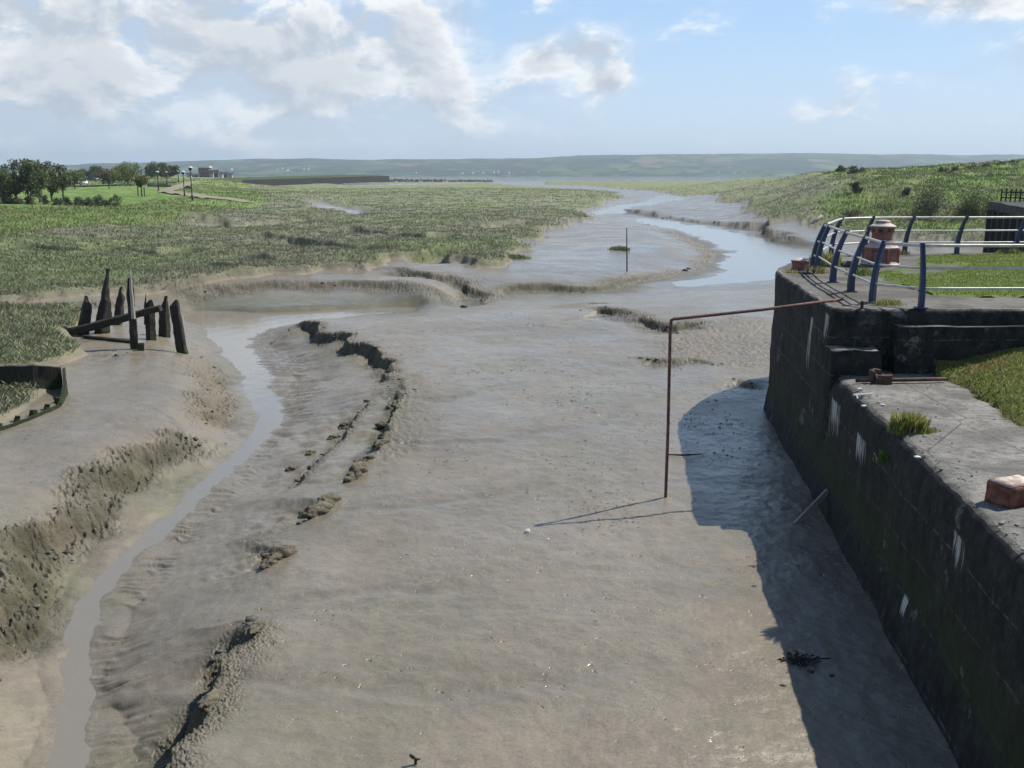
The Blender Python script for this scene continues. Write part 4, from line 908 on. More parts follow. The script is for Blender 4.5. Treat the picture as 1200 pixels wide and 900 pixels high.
for hz, rad in ((1.12, .03), (.72, .022), (.36, .022)):
    pp = []
    for p, n_ in zip(PB, INW):
        pp.append(p + n_ * (poff(hz / HT) + (.0 if hz > 1 else 0)) + Vector((0, 0, hz)))
    # round the tight corner by subdividing with a smooth curve
    q = []
    for i in range(len(pp) - 1):
        p0 = pp[max(i - 1, 0)]; p1 = pp[i]; p2 = pp[i + 1]; p3 = pp[min(i + 2, len(pp) - 1)]
        for k in range(6):
            t = k / 6; lin = p1.lerp(p2, t)
            cr = .5 * ((2 * p1) + (p2 - p0) * t + (2 * p0 - 5 * p1 + 4 * p2 - p3) * t * t + (-p0 + 3 * p1 - 3 * p2 + p3) * t ** 3)
            q.append(lin.lerp(cr, .35 if i in (5, 6, 7, 8, 9, 10) else .0))
    q.append(pp[-1])
    bm = bmesh.new(); tube(bm, q, rad, 8); rel(bm_obj('rail', bm, M['rail'], rail_t, True))

# ------------------------------------------------------------------ capstan and bollard
cx_, cy_ = U(1031, 311, QZ)
cap = empty('capstan', (cx_, cy_, QZ), .3, 'faded red cast-iron capstan with a pale mushroom cap standing on the quay', 'capstan')
bm = bmesh.new(); lathe(bm, [(.5, 0), (.51, .05), (.46, .08), (.43, .12), (.42, .40), (.45, .44), (.45, .49), (.40, .53), (.33, .6), (.285, .68)], 12)
bm_obj('base', bm, M['red'], cap)
bm = bmesh.new(); lathe(bm, [(.28, .66), (.27, .72), (.265, .86), (.29, .88), (.29, 1.0), (.25, 1.01)], 24); bm_obj('drum', bm, M['red'], cap, True)
for k in range(8):
    bm = bmesh.new(); a = k * math.pi / 4; box(bm, (.255, -.05, .9), (.296, .05, .985), Matrix.Rotation(a, 4, 'Z')); bm_obj('socket', bm, M['black'], cap)
bm = bmesh.new(); lathe(bm, [(.25, 1.0), (.34, 1.0), (.355, 1.02), (.34, 1.05), (.27, 1.085), (.2, 1.115), (.18, 1.15), (.17, 1.19), (.1, 1.2), (.02, 1.2)], 28); bm_obj('cap', bm, M['red'], cap, True)
for k in range(6):
    bm = bmesh.new(); a = k * math.pi / 3 + .3; box(bm, (.40, -.035, .0), (.475, .035, .47), Matrix.Rotation(a, 4, 'Z')); bm_obj('rib', bm, M['red'], cap)
bx, by = U(937, 316, QZ)
bo = empty('mooring_bollard', (bx, by, QZ), 0, 'small squat red mooring bollard with bleached top at the rounded quay nose', 'bollard')
bm = bmesh.new(); lathe(bm, [(.2, -.02), (.21, .02), (.19, .1), (.21, .19), (.225, .21)], 18); bm_obj('body', bm, M['red'], bo, True)
bm = bmesh.new(); lathe(bm, [(.225, .205), (.235, .225), (.2, .255), (.1, .29), (.02, .3)], 18); bm_obj('cap', bm, M['red'], bo, True)
random.seed(3)
for (px, py, s_, lab) in [(946, 321, .1, 'pale rubble lump beside the small red bollard'), (951, 320, .13, 'larger grey rubble lump between red bollard and railing'), (992, 312, .16, 'whitish stone slab lying behind the railing posts')]:
    x, y = U(px, py, QZ); bm = bmesh.new(); bmesh.ops.create_icosphere(bm, subdivisions=2, radius=s_); rough(bm, 0, s_ * .5, 6, px); bmesh.ops.scale(bm, vec=(1.3, 1, .6), verts=bm.verts)
    tag(bm_obj('stone', bm, M['deck'], None, False, (x, y, QZ + s_ * .3)), lab, 'stone')
# bent pipe
px0 = Vector((*U(780, 582, 0), -.5)); e0 = UY(785.5, 385, px0.y); e1 = UY(793, 373.5, px0.y + .03); ae = Vector((*U(988, 353.5, QZ), QZ + .05))
P1 = Vector(e0); P2 = Vector(e1); C1 = P1.lerp(P2, .5) + Vector((-.045, 0, .06))
curve = [px0, px0.lerp(P1, .5) + Vector((.012, 0, 0)), P1, P1.lerp(C1, .55), C1, C1.lerp(P2, .5) + Vector((0, 0, .012)), P2, P2.lerp(ae, .5) + Vector((0, 0, -.02)), ae]
bm = bmesh.new(); tube(bm, curve, .03, 10)
tag(bm_obj('bent_pipe', bm, M['pipe'], None, True), 'rusty bent pipe rising from the mud and reaching over to the quay top', 'pipe')
x, y = U(1010, 361, QZ); bm = bmesh.new(); tube(bm, [(0, 0, -.05), (0, 0, .06), (0, 0, .1)], [.03, .03, .04], 8); tube(bm, [(0, 0, .1), (0, 0, .13)], [.045, .03], 8)
tag(bm_obj('iron_stub', bm, M['rust'], None, True, (x, y, QZ)), 'short rusty iron stub standing on the quay corner', 'iron stub')
# iron bar on the lower deck
a = Vector((*U(1003, 450, LZ), LZ + .06)); b = Vector((*U(1108, 448, LZ), LZ + .06))
ib = empty('iron_bar', a, 0, 'long rusty iron bar lying against the step with a knobbly bracket', 'iron bar')
bm = bmesh.new(); tube(bm, [a, a.lerp(b, .3), b], .035, 8); rel(bm_obj('bar', bm, M['rust'], ib, True))
m_ = a.lerp(b, .27); bm = bmesh.new(); box(bm, m_ + Vector((-.12, -.1, -.09)), m_ + Vector((.14, .1, .1))); box(bm, m_ + Vector((-.16, -.03, .06)), m_ + Vector((.02, .12, .17))); rough(bm, 3, .05, 6, 2); rel(bm_obj('bracket', bm, M['rust'], ib))
a = Vector((*U(1000, 465, LZ), LZ + .03)); b = Vector((*U(1022, 463.5, LZ), LZ + .03))
bm = bmesh.new(); tube(bm, [a, b], .018, 6); tube(bm, [a + Vector((.05, 0, 0)), a + Vector((.05, -.06, -.05))], .015, 6); tag(bm_obj('plastic_strip', bm, M['white']), 'short white plastic strip lying at the lower deck edge', 'plastic strip')
for i, (px, py, lab) in enumerate([(1007, 457, 'white chip nearest the iron bar on the lower deck'), (1012, 477, 'white chip just below the plastic strip'), (1034, 476, 'white chip right of the plastic strip on the lower deck'), (1075, 537, 'white chip at the broken deck edge below the grass tuft')]):
    x, y = U(px, py, LZ); bm = bmesh.new(); bmesh.ops.create_icosphere(bm, subdivisions=1, radius=.035); rough(bm, 0, .012, 20, i); bmesh.ops.scale(bm, vec=(1.4, 1, .5), verts=bm.verts); tag(bm_obj('chip', bm, M['white'], None, False, (x, y, LZ + .02)), lab, 'chip')
# brick block
A_ = Vector((*U(1153.5, 586.6, LZ), 0)); B_ = Vector((*U(1181, 597, LZ), 0)); e = (B_ - A_); L_ = e.length; e.normalize(); n_ = Vector((-e.y, e.x, 0))
if n_.x < 0: n_ = -n_
top = UY(1156.5, 561, A_.y)[2] - LZ
bl = empty('brick_block', (A_.x, A_.y, LZ), math.atan2(e.y, e.x), 'weathered red brick block with chalky top sitting on the lower deck', 'block')
sy = 1 if Vector((math.cos(math.atan2(e.y, e.x) + math.pi / 2), math.sin(math.atan2(e.y, e.x) + math.pi / 2), 0)).dot(n_) > 0 else -1
bm = bmesh.new(); box(bm, (0, min(0, sy * .46), -.01), (L_, max(0, sy * .46), top - .012)); bmesh.ops.bevel(bm, geom=bm.edges[:], offset=.012, segments=2, affect='EDGES'); rough(bm, 3, .016, 9, 4); bm_obj('body', bm, M['brick'], bl, True)
bm = bmesh.new(); box(bm, (.008, min(.008 * sy, sy * .452), top - .02), (L_ - .008, max(.008 * sy, sy * .452), top)); bmesh.ops.bevel(bm, geom=bm.edges[:], offset=.008, segments=2, affect='EDGES'); rough(bm, 2, .006, 9, 8); bm_obj('top_face', bm, M['brick_top'], bl, True)
def deck_rubble():
    rg = random.Random(8); bm = bmesh.new()
    for k in range(150):
        y = rg.uniform(7.5, 16.3); x = wx(y) + .12 + abs(rg.gauss(0, .22)) if k < 110 else wx(y) + rg.uniform(.1, 2.2); s_ = rg.uniform(.006, .02) * (2 if rg.random() < .12 else 1)
        bmesh.ops.create_icosphere(bm, subdivisions=1, radius=1, matrix=Matrix.Translation((x, y, LZ + s_ * .3)) @ Matrix.Rotation(rg.random() * 3, 4, 'Z') @ Matrix.Diagonal((s_ * rg.uniform(.8, 1.8), s_, s_ * .6, 1)))
    rough(bm, 0, .004, 30, 2); tag(bm_obj('rubble', bm, M['stone_l']), 'small chips of broken concrete strewn along the lower deck edge', 'rubble', None, 'stuff')
deck_rubble()
# leaning plank
a = Vector((*U(932, 613, 0), -.03)); b = Vector(wall_at(970, 575, .06))
bm = bmesh.new(); d = (b - a); L_ = d.length; box(bm, (-.05, -.02, -.1), (.05, .02, L_)); rough(bm, 2, .006, 6, 1)
o = bm_obj('plank', bm, M['greywood']); o.location = a; o.rotation_euler = d.to_track_quat('Z', 'X').to_euler(); tag(o, 'grey wooden plank leaning on the dock wall out of the shaded mud', 'plank')

# ------------------------------------------------------------------ wreck timbers, hulk, small things on the mud
def timber(name, base, top, w0, w1, point, seed, mat=M['oldwood'], parent=None, split=0.0):
    base = Vector(base); top = Vector(top); d = top - base; L = d.length; bm = bmesh.new(); rng = random.Random(seed); n_ = 12; rows = []
    for i in range(n_ + 1):
        t = i / n_; w_ = w0 + (w1 - w0) * t; tap = 1.0
        if point and t > 1 - point: tap = max(.34, 1 - (t - (1 - point)) / point * .9)
        jx, jy = rng.uniform(-.1, .1) * w_ * .4, rng.uniform(-.1, .1) * w_ * .4
        sx = -w_ * .5 * (1 - tap)
        rows.append([bm.verts.new((x * w_ * .5 * tap + jx + sx, y * w_ * .42 * tap + jy, t * L)) for x, y in [(-1, -.8), (-.8, -1), (.8, -1), (1, -.8), (1, .8), (.8, 1), (-.8, 1), (-1, .8)]])
    for r0, r1 in zip(rows, rows[1:]):
        for k in range(8): bm.faces.new((r0[k], r0[(k + 1) % 8], r1[(k + 1) % 8], r1[k]))
    bm.faces.new(rows[-1]); bm.faces.new(rows[0][::-1]); rough(bm, 1, w0 * .07, 4.0, seed)
    o = bm_obj(name, bm, mat, parent); o.location = base; o.rotation_euler = d.to_track_quat('Z', 'X').to_euler() if d.length else (0, 0, 0)
    q = Vector((0, 0, 1)).rotation_difference(d.normalized()); o.rotation_mode = 'QUATERNION'; o.rotation_quaternion = q @ Matrix.Rotation(seed * .4, 3, 'Z').to_quaternion()
    return o
TG = 'upright timbers of the rotted jetty'
for i, (bx_, by_, tx, ty, wpx, w1, pt, lab) in enumerate([
    (94, 391, 104, 347, 12, 9, .18, 'short leaning black timber, leftmost of the rotted jetty posts'),
    (117, 390, 129, 315, 16, 10, .55, 'tall tapering black timber with a sharp spike, second from left in the jetty'),
    (136, 380, 143, 336, 11, 8, .25, 'slim pointed timber behind the raking beam'),
    (158, 409, 151, 325, 11, 9, .12, 'tallest front timber with a pale splinter rising from its top'),
    (177, 398, 175, 351, 11, 9, .1, 'black timber with notched top right of the raking beam'),
    (192, 394, 192, 346, 12, 9, .3, 'broad pointed timber second from right in the jetty'),
    (215, 414, 203, 352, 11, 10, .06, 'blunt leaning timber standing alone at the right end of the jetty'),
    (165, 411, 165, 402, 7, 7, 0, 'low stub of timber at the foot of the tallest front post')]):
    x, y, z = GZ(bx_, by_); tp = UY(tx, ty, y + .05); wm = wpx * y / FPX
    o = timber('timber_post', (x, y, z - .35), tp, wm, w1 * y / FPX, pt, i + 2); tag(o, lab, 'timber post', TG)
    if i in (3, 4):
        L_ = (Vector(tp) - Vector((x, y, z - .35))).length; q_ = o.rotation_quaternion.inverted(); off = q_ @ Vector((.1 if i == 3 else -.13, -.13, 0)); off.z = 0
        timber('splinter', off + Vector((0, 0, L_ * .5)), off * .8 + Vector((0, 0, L_ * (1.16 if i == 3 else 1.13))), .12, .06, .35, 31 + i, M['greywood'] if i == 3 else M['oldwood'], o)
x, y, z = GZ(90, 391); a = Vector((x - .3, y - .3, z + .05)); b = Vector(UY(188, 361, y - .6))
tag(timber('timber_beam', a, b, .34, .26, .0, 12), 'thick black beam raking up across the rotted jetty posts', 'timber beam')
x, y, z = GZ(150, 402); b = GZ(98, 396)
tag(timber('timber_beam', (x + .2, y, z + .03), (b[0], b[1], b[2] + .06), .14, .1, .0, 14), 'thin fallen timber half sunk in mud below the jetty posts', 'timber beam')
# hulk
hf = [(-90, 458), (-40, 457), (0, 456), (40, 455), (74, 455)]
hk = GZ(74, 455, .05); hulk = empty('boat_hulk', hk, 0, 'low black hulk of a rotted boat filled with mud and grass', 'boat')
def ribbon(name, base, zt, th, mat, seed):
    bm = bmesh.new(); n_ = len(base)
    f_, b_ = [], []
    for i, (x, y, z) in enumerate(base):
        p = Vector((x, y, 0)); q = Vector(base[min(i + 1, n_ - 1)][:2] + (0,)) - Vector(base[max(i - 1, 0)][:2] + (0,)); q.normalize(); nn = Vector((-q.y, q.x, 0)) * th
        f_.append([bm.verts.new(p + Vector((0, 0, z - .3))), bm.verts.new(p + Vector((0, 0, z + zt[i])))]); b_.append([bm.verts.new(p + nn + Vector((0, 0, z - .3))), bm.verts.new(p + nn + Vector((0, 0, z + zt[i] + .01)))])
    for i in range(n_ - 1):
        bm.faces.new((f_[i][0], f_[i + 1][0], f_[i + 1][1], f_[i][1])); bm.faces.new((b_[i][0], b_[i][1], b_[i + 1][1], b_[i + 1][0])); bm.faces.new((f_[i][1], f_[i + 1][1], b_[i + 1][1], b_[i][1]))
    for r0, r1 in ((f_[0], b_[0]), (f_[-1], b_[-1])): bm.faces.new((r0[0], r0[1], r1[1], r1[0]))
    rough(bm, 4, .025, 3, seed); return rel(bm_obj(name, bm, mat, hulk))
base = [GZ(px, py, .05) for px, py in hf]; zt = [UY(px, ty, b[1])[2] - b[2] for (px, py), b, ty in zip(hf, base, [432, 431, 430, 428.5, 431])]
ribbon('side_planking', base, zt, .09, M['oldwood'], 1)
tb = [GZ(px, py, .05) for px, py in [(75, 455), (76, 462), (72, 470), (68, 476)]]
ribbon('stern', tb, [zt[-1], zt[-1] * .6, .16, .08], .08, M['oldwood'], 3)
nb = [GZ(px, py, .05) for px, py in [(68, 477), (53, 484), (36, 491), (18, 498), (0, 504), (-60, 525), (-110, 545)]]
ribbon('gunwale', nb, [.08] * 7, .07, M['oldwood'], 4)
for px, py in [(66, 472), (53, 480), (37, 487), (18, 494), (-4, 503), (-30, 514)]:
    x, y, z = GZ(px, py, .05); r_ = rel(timber('rib', (x, y, z - .2), (x + .04, y + .05, z + .13), .17, .15, .0, px % 7 + 1, M['oldwood'], hulk))
# thin pole by the river flat
x, y, z = GZ(735, 318); tp = UY(734.5, 267, y); bm = bmesh.new(); tube(bm, [(x, y, z - .4), tp], [.05, .035], 8); tag(bm_obj('marker_pole', bm, M['bark'], None, True), 'thin dark pole standing upright on the edge of the river flat', 'pole')
a = GZ(951, 263); b = UY(963, 252.5, a[1] + .5); bm = bmesh.new(); tube(bm, [a, Vector(a).lerp(Vector(b), .5), b], [.22, .2, .14], 8); rough(bm, 0, .03, 2); tag(bm_obj('log', bm, M['greywood'], None, True), 'pale driftwood log propped at the foot of the grassy dune', 'log')
a = GZ(902, 258.5); b = GZ(926, 258); 
# seaweed heap in the shade
random.seed(9); x, y, z = GZ(938, 775)
bm = bmesh.new()
for k in range(70):
    a_ = random.uniform(0, 6.3); r_ = random.random() ** .7; c = Vector((r_ * math.cos(a_) * .2, r_ * math.sin(a_) * .15, .02)); d = Vector((random.gauss(0, 1), random.gauss(0, 1), random.uniform(-.1, .4))).normalized() * random.uniform(.05, .13)
    tube(bm, [c, c + d * .5 + Vector((0, 0, .02)), c + d], [.01, .013, .005], 5)
for k in range(8):
    c = Vector((.05 + k * .04, -.02 + .004 * k, .03)); tube(bm, [c, c + Vector((.06, .01, .01))], [.012, .008], 5)
tag(bm_obj('seaweed', bm, M['seaweed'], None, False, (x, y, z)), 'dark clump of seaweed and twigs on the shaded mud', 'seaweed')
for px, py, s_, lab in [(950, 787, .05, 'small dark weed scrap nearest below the seaweed clump'), (974, 792, .045, 'small dark weed scrap right of the seaweed clump')]:
    x, y, z = GZ(px, py); bm = bmesh.new(); bmesh.ops.create_icosphere(bm, subdivisions=2, radius=s_); rough(bm, 0, .03, 14, px); bmesh.ops.scale(bm, vec=(1, .8, .4), verts=bm.verts); tag(bm_obj('seaweed', bm, M['seaweed'], None, False, (x, y, z)), lab, 'seaweed')
x, y, z = GZ(487, 896); bm = bmesh.new(); tube(bm, [(0, 0, -.1), (.0, .01, .06), (-.03, 0, .09), (-.06, .01, .11)], [.016, .016, .02, .012], 6); tube(bm, [(0, 0, .05), (.05, .0, .07)], [.012, .008], 6)
tag(bm_obj('stick', bm, M['oldwood'], None, True, (x, y, z)), 'short forked black stick poking from the mud at the bottom edge', 'stick')
x, y, z = GZ(618, 624); bm = bmesh.new(); bmesh.ops.create_icosphere(bm, subdivisions=2, radius=.05); rough(bm, 0, .02, 12, 1); tag(bm_obj('pebble', bm, M['white'], None, False, (x, y, z + .02)), 'single white pebble on the open mud left of the pipe shadow', 'pebble')
a = GZ(782, 534); bm = bmesh.new(); tube(bm, [Vector(a) + Vector((0, 0, .03)), Vector(GZ(800, 536)) + Vector((0, 0, .05)), Vector(GZ(822, 534)) + Vector((0, 0, .04))], [.015, .025, .01], 6); rough(bm, 1, .012, 9); tag(bm_obj('stick', bm, M['oldwood']), 'dark twig lying across the shadow edge behind the pipe', 'stick')
# clods of mud broken off the scarps (each too many to count)
def clods():
    bm = bmesh.new(); rng = random.Random(4); Vs = []; Fs = []; ico = bmesh.new(); bmesh.ops.create_icosphere(ico, subdivisions=2, radius=1.0); iv = np.array([v.co[:] for v in ico.verts]); iff = np.array([[v.index for v in f.verts] for f in ico.faces]); ico.free(); n = 0
    for s_ in SCARP:
        P = s_['P']; r_ = np.linalg.norm(P.mean(0)); cnt = int({True: 9, False: 2}[r_ < 45] * len(P) * (.2 if s_['s'] < 0 else .1))
        for _ in range(cnt):
            i = rng.randrange(len(P) - 1); t = rng.random(); c = P[i] * (1 - t) + P[i + 1] * t; d = P[i + 1] - P[i]; d = d / np.linalg.norm(d); nn = np.array([-d[1], d[0]]) * s_['s']
            c = c - nn * rng.uniform(-.1, .9) * s_['w'] * 1.5 + np.array([rng.gauss(0, .12), rng.gauss(0, .12)]) * max(1, r_ / 30)
            R_ = rng.uniform(.015, .05) * max(1, r_ / 30) * (1 if rng.random() < .85 else 1.7)
            v = iv * (1 + .5 * np.stack([perlin(iv[:, 0] * 1.7 + n, iv[:, 1] * 1.7 + iv[:, 2])] * 3, -1)) * np.array([rng.uniform(.8, 1.5), rng.uniform(.8, 1.3), rng.uniform(.45, .8)]) * R_
            Vs.append((v, c, R_)); n += 1
    cc = np.array([c for _, c, _ in Vs]); z = terrain(cc[:, 0], cc[:, 1])[0]
    V = np.concatenate([v + np.array([c[0], c[1], zz + .2 * R_]) for (v, c, R_), zz in zip(Vs, z)]); F = np.concatenate([iff + k * len(iv) for k in range(len(Vs))])
    nn = RNG.random(len(Vs)); col = np.array([.11, .1, .08])[None] * (.7 + .7 * nn[:, None]); col = np.repeat(col, len(iv), 0)
    pr = np.tile(np.array([1., .6, .2]), (len(V), 1))
    ico = bmesh.new(); bmesh.ops.create_icosphere(ico, subdivisions=4, radius=1.0); iv = np.array([v.co[:] for v in ico.verts]); i4 = np.array([[v.index for v in f.verts] for f in ico.faces]); ico.free(); V4 = []; F4 = []; base = len(V)
    for q_, (px_, py_, R_) in enumerate([(419, 553, .2), (412, 562, .13), (404, 499, .14), (384, 589, .19), (370, 600, .17), (327, 650, .17), (318, 660, .12), (343, 550, .12), (452, 498, .15), (461, 476, .15), (447, 520, .12), (432, 537, .1), (364, 532, .1), (392, 513, .1), (300, 738, .09), (246, 822, .11)]):
        g_ = GZ(px_, py_); s_ = px_ * 1.3
        dn = .42 * fbm(iv[:, 0] * 1.3 + s_, iv[:, 1] * 1.3 + iv[:, 2] * .9, 3) + .3 * ridged(iv[:, 0] * 2.6 + iv[:, 2], iv[:, 1] * 2.6 + s_, 3) - .1
        v = iv * (1 + dn[:, None]) * np.array([.8, 1.7, .78]) * R_; v[:, 2] = np.where(v[:, 2] > 0, v[:, 2], v[:, 2] * .5)
        an = rng.uniform(-.9, -.2); v = np.stack([v[:, 0] * math.cos(an) - v[:, 1] * math.sin(an) + g_[0], v[:, 0] * math.sin(an) + v[:, 1] * math.cos(an) + g_[1], v[:, 2] + g_[2] - .03 * R_], -1)
        V4.append(v); F4.append(i4 + base + q_ * len(iv))
    V = np.concatenate([V] + V4); F = np.concatenate([F] + F4); n4 = len(V) - base; cN = np.array([.135, .118, .084]) * (1 + .25 * fbm(V[base:, 0] * 7, V[base:, 1] * 7, 3))[:, None]
    gr = sstep(.1, .6, fbm(V[base:, 0] * 4 + 3, V[base:, 1] * 4, 2))[:, None]; cN = cN * (1 - gr * .6) + np.array([.08, .082, .04]) * gr * .6
    col = np.concatenate([col, cN]); pr = np.concatenate([pr, np.tile(np.array([1., .9, .1]), (n4, 1))])
    tag(np_mesh('mud_clods', V, F, M['ground'], col, True, None, pr), 'broken clods of dark mud strewn along the eroded banks', 'clods', None, 'stuff')
clods()

def flecks():
    # dark scraps of weed, worm casts and small lumps lying on the open mud
    n = 42000; px = RNG.uniform(430, 960, n); py = RNG.uniform(352, 900, n) ; X, Y = U(px, py, 0.0)
    g = fbm(X / 3.2 + 7, Y / 3.2, 4); k = (.45 * g + RNG.random(n) > .95 + .5 * sstep(19, 11, Y)) & (X < wx(Y) - .4) & (Y > 9); X, Y = X[k], Y[k]; n = len(X)
    h, T = terrain(X, Y); k = (T['clod'] < .2) & (h > -.25); X, Y, h = X[k], Y[k], h[k]; n = len(X)
    L = .012 + .045 * RNG.random(n) ** 2.5 + .0006 * Y; a = RNG.normal(.1, .7, n); m = 6; t = np.arange(m) / m * 2 * np.pi
    rr = RNG.uniform(.6, 1.2, (n, m)); ex = np.cos(t)[None] * L[:, None] * rr; ey = np.sin(t)[None] * (L * RNG.uniform(.25, .6, n))[:, None] * rr
    V = np.empty((n, m + 1, 3)); V[:, :m, 0] = X[:, None] + ex * np.cos(a)[:, None] - ey * np.sin(a)[:, None]; V[:, :m, 1] = Y[:, None] + ex * np.sin(a)[:, None] + ey * np.cos(a)[:, None]; V[:, :m, 2] = h[:, None] - .004
    V[:, m, 0] = X; V[:, m, 1] = Y; V[:, m, 2] = h + L * .22 + .004
    b0 = np.arange(n) * (m + 1); F = np.concatenate([np.stack([b0 + i, b0 + (i + 1) % m, b0 + m], -1) for i in range(m)])
    c = np.where((RNG.random(n) < .7)[:, None], np.array([.07, .064, .047]), np.array([.125, .112, .085])) * RNG.uniform(.7, 1.4, (n, 1)); pr = np.tile(np.array([1., .5, 0.]), (n * (m + 1), 1))
    tag(np_mesh('mud_flecks', V.reshape(-1, 3), F, M['ground'], np.repeat(c, m + 1, 0), True, None, pr), 'small dark flecks of weed and worm casts scattered over the open mud', 'flecks', None, 'stuff')
flecks()
# ------------------------------------------------------------------ trees and bushes
def leaf_cloud(name, clumps, n, size, cols, parent, seed, gap=.0):
    rg = np.random.default_rng(seed); cl = np.array(clumps); wts = cl[:, 3] * cl[:, 4] * cl[:, 5]; k = rg.choice(len(cl), n, p=wts / wts.sum())
    d = rg.normal(size=(n, 3)); d /= np.linalg.norm(d, axis=1)[:, None]; rr = rg.random(n) ** .45
    P = cl[k, :3] + d * rr[:, None] * cl[k, 3:6]
    P += .12 * cl[k, 3:4] * np.stack([perlin(P[:, 0] * 2 + seed, P[:, 2] * 2), perlin(P[:, 1] * 2, P[:, 2] * 2 + seed), perlin(P[:, 0] * 2, P[:, 1] * 2 + seed)], -1)
    keep = perlin(P[:, 0] * 1.1 + seed * 3.1, P[:, 2] * 1.1 + P[:, 1] * .9) > -.45 + gap; P = P[keep]; k = k[keep]; n = len(P)
    a = rg.normal(size=(n, 3)); a /= np.linalg.norm(a, axis=1)[:, None]; b = np.cross(a, rg.normal(size=(n, 3))); b /= np.linalg.norm(b, axis=1)[:, None]
    s_ = size * rg.uniform(.5, 1.2, n)[:, None]; V = np.stack([P - a * s_, P - b * s_ * .6, P + a * s_, P + b * s_ * .6], 1).reshape(-1, 3)
    F = np.arange(n * 4).reshape(n, 4); cc = np.array(cols); ci = rg.integers(0, len(cc), len(cl)); c = cc[ci[k]] * rg.uniform(.65, 1.35, (n, 1))
    return np_mesh(name, V, F, M['leaf'], np.repeat(c, 4, 0), False, parent)
def tree_at(px, pyb, pyt, wpx, cols, label, kind='broadleaf_tree', cat='tree', group=None, seed=1, Y=None, trunk=.3, n=2600, gap=0., leaf=None):
    if Y is None: x, y, z = GZ(px, pyb, 1.8)
    else: x, y, z = UY(px, pyb, Y); z = gz(x, y); wpx = wpx * 1.2
    if y > 900 or y < 20: print('far', label, y)
    H = (pyb - pyt) * y / FPX; H = max(H, UY(px, pyt, y)[2] - z); Wd = wpx * y / FPX; rg = random.Random(seed)
    o = empty(kind, (x, y, z - .05), 0, label, cat, group)
    bm = bmesh.new(); th = H * trunk; rad = max(.1, H * .022)
    tube(bm, [(0, 0, -.3), (rg.uniform(-.1, .1), 0, th * .6), (rg.uniform(-.2, .2), rg.uniform(-.2, .2), th + H * .25)], [rad * 1.3, rad, rad * .5], 7)
    cl = []
    ch = H - th * .85
    for k in range(13):
        a = rg.uniform(0, 6.28); q = rg.uniform(.15, .75) * Wd * .5; zz = th * .9 + ch * (.12 + .74 * rg.random()); sh = 1 - .55 * abs((zz - th) / ch - .42)
        c = (math.cos(a) * q * sh, math.sin(a) * q * sh, zz); s_ = Wd * rg.uniform(.14, .25)
        cl.append((*c, s_, s_, s_ * .8)); 
        if k < 6: tube(bm, [(0, 0, th * rg.uniform(.5, 1.)), (c[0] * .5, c[1] * .5, th + (c[2] - th) * .6), c], [rad * .45, rad * .3, rad * .12], 5)
    cl.append((0, 0, H - Wd * .16, Wd * .2, Wd * .2, Wd * .16)); cl.append((Wd * .1, 0, th + ch * .45, Wd * .36, Wd * .36, ch * .36))
    bm_obj('trunk', bm, M['bark'], o); leaf_cloud('crown', cl, n, leaf or max(.16, y / FPX * 1.1), cols, o, seed + 100, gap)
    return o
D1, D2, D3 = [.08, .104, .045], [.11, .142, .053], [.135, .178, .06]
Y1, Y2, BR, GY = [.14, .17, .045], [.17, .18, .055], [.13, .105, .06], [.1, .115, .075]
tree_at(-14, 238, 196, 44, [D2, D3], 'mid green rounded tree cut by the left edge of the photo', seed=2, trunk=.08)
tree_at(6, 238, 199, 34, [D3, D2], 'light green low tree at the far left of the lawn clump', seed=3, trunk=.08)
tree_at(20, 237, 187, 32, [D2, GY], 'grey-green tall tree at the left top of the lawn clump', seed=4, trunk=.12)
tree_at(33, 238, 187, 34, [D1, D1, D2], 'darkest tree in the middle of the lawn clump', seed=5, trunk=.08, n=3200)
tree_at(47, 238, 187.5, 30, [D3, Y1, D2], 'slender-trunked olive tree standing foremost in the lawn clump', seed=6, trunk=.2)
tree_at(61, 236, 190, 32, [BR, D2, BR], 'brownish thin-leaved tree right of the olive one in the clump', seed=7, trunk=.15, gap=.15)
tree_at(75, 236, 194, 30, [D2, BR], 'open tree with bare slim trunk at the right end of the lawn clump', seed=8, trunk=.3, gap=.2)
tree_at(88, 222, 202, 24, [D3, Y1], 'small yellow-green tree left of the parked cars', seed=9, Y=235, trunk=.3)
tree_at(128, 223, 203, 26, [D3, BR, Y1], 'spreading tree with dark trunk beside the parked cars', seed=10, Y=228, trunk=.5)
tree_at(150, 216, 187.5, 34, [Y1, D3, Y1], 'largest olive tree standing behind the lawn', seed=11, Y=265, trunk=.2, n=3200)
tree_at(140, 215, 196, 26, [D3, D2], 'smaller tree tucked left of the largest olive tree', seed=12, Y=290, trunk=.2)
tree_at(166.5, 230, 205, 19, [Y1, Y2], 'young yellowish tree with three stakes on the lawn', seed=13, trunk=.45, n=2000)
tree_at(178, 213, 195, 20, [D2, D3], 'left tree of the distant dark trio behind the lamp posts', seed=14, Y=380, trunk=.15)
tree_at(190, 213, 195.5, 20, [D1, D2], 'middle tree of the distant dark trio behind the lamp posts', seed=15, Y=385, trunk=.15)
tree_at(201, 213, 198, 16, [D2, D1], 'right tree of the distant dark trio behind the lamp posts', seed=16, Y=390, trunk=.15)
tree_at(113, 212, 199, 22, [D1, D2], 'dark tree far behind the parked cars', seed=17, Y=420, trunk=.15)
tree_at(122, 212, 201, 18, [D2, BR], 'low brownish tree far behind and right of the parked cars', seed=18, Y=430, trunk=.15)
tree_at(100, 211, 202, 16, [D2, D3], 'low green tree far behind and left of the parked cars', seed=19, Y=440, trunk=.15)
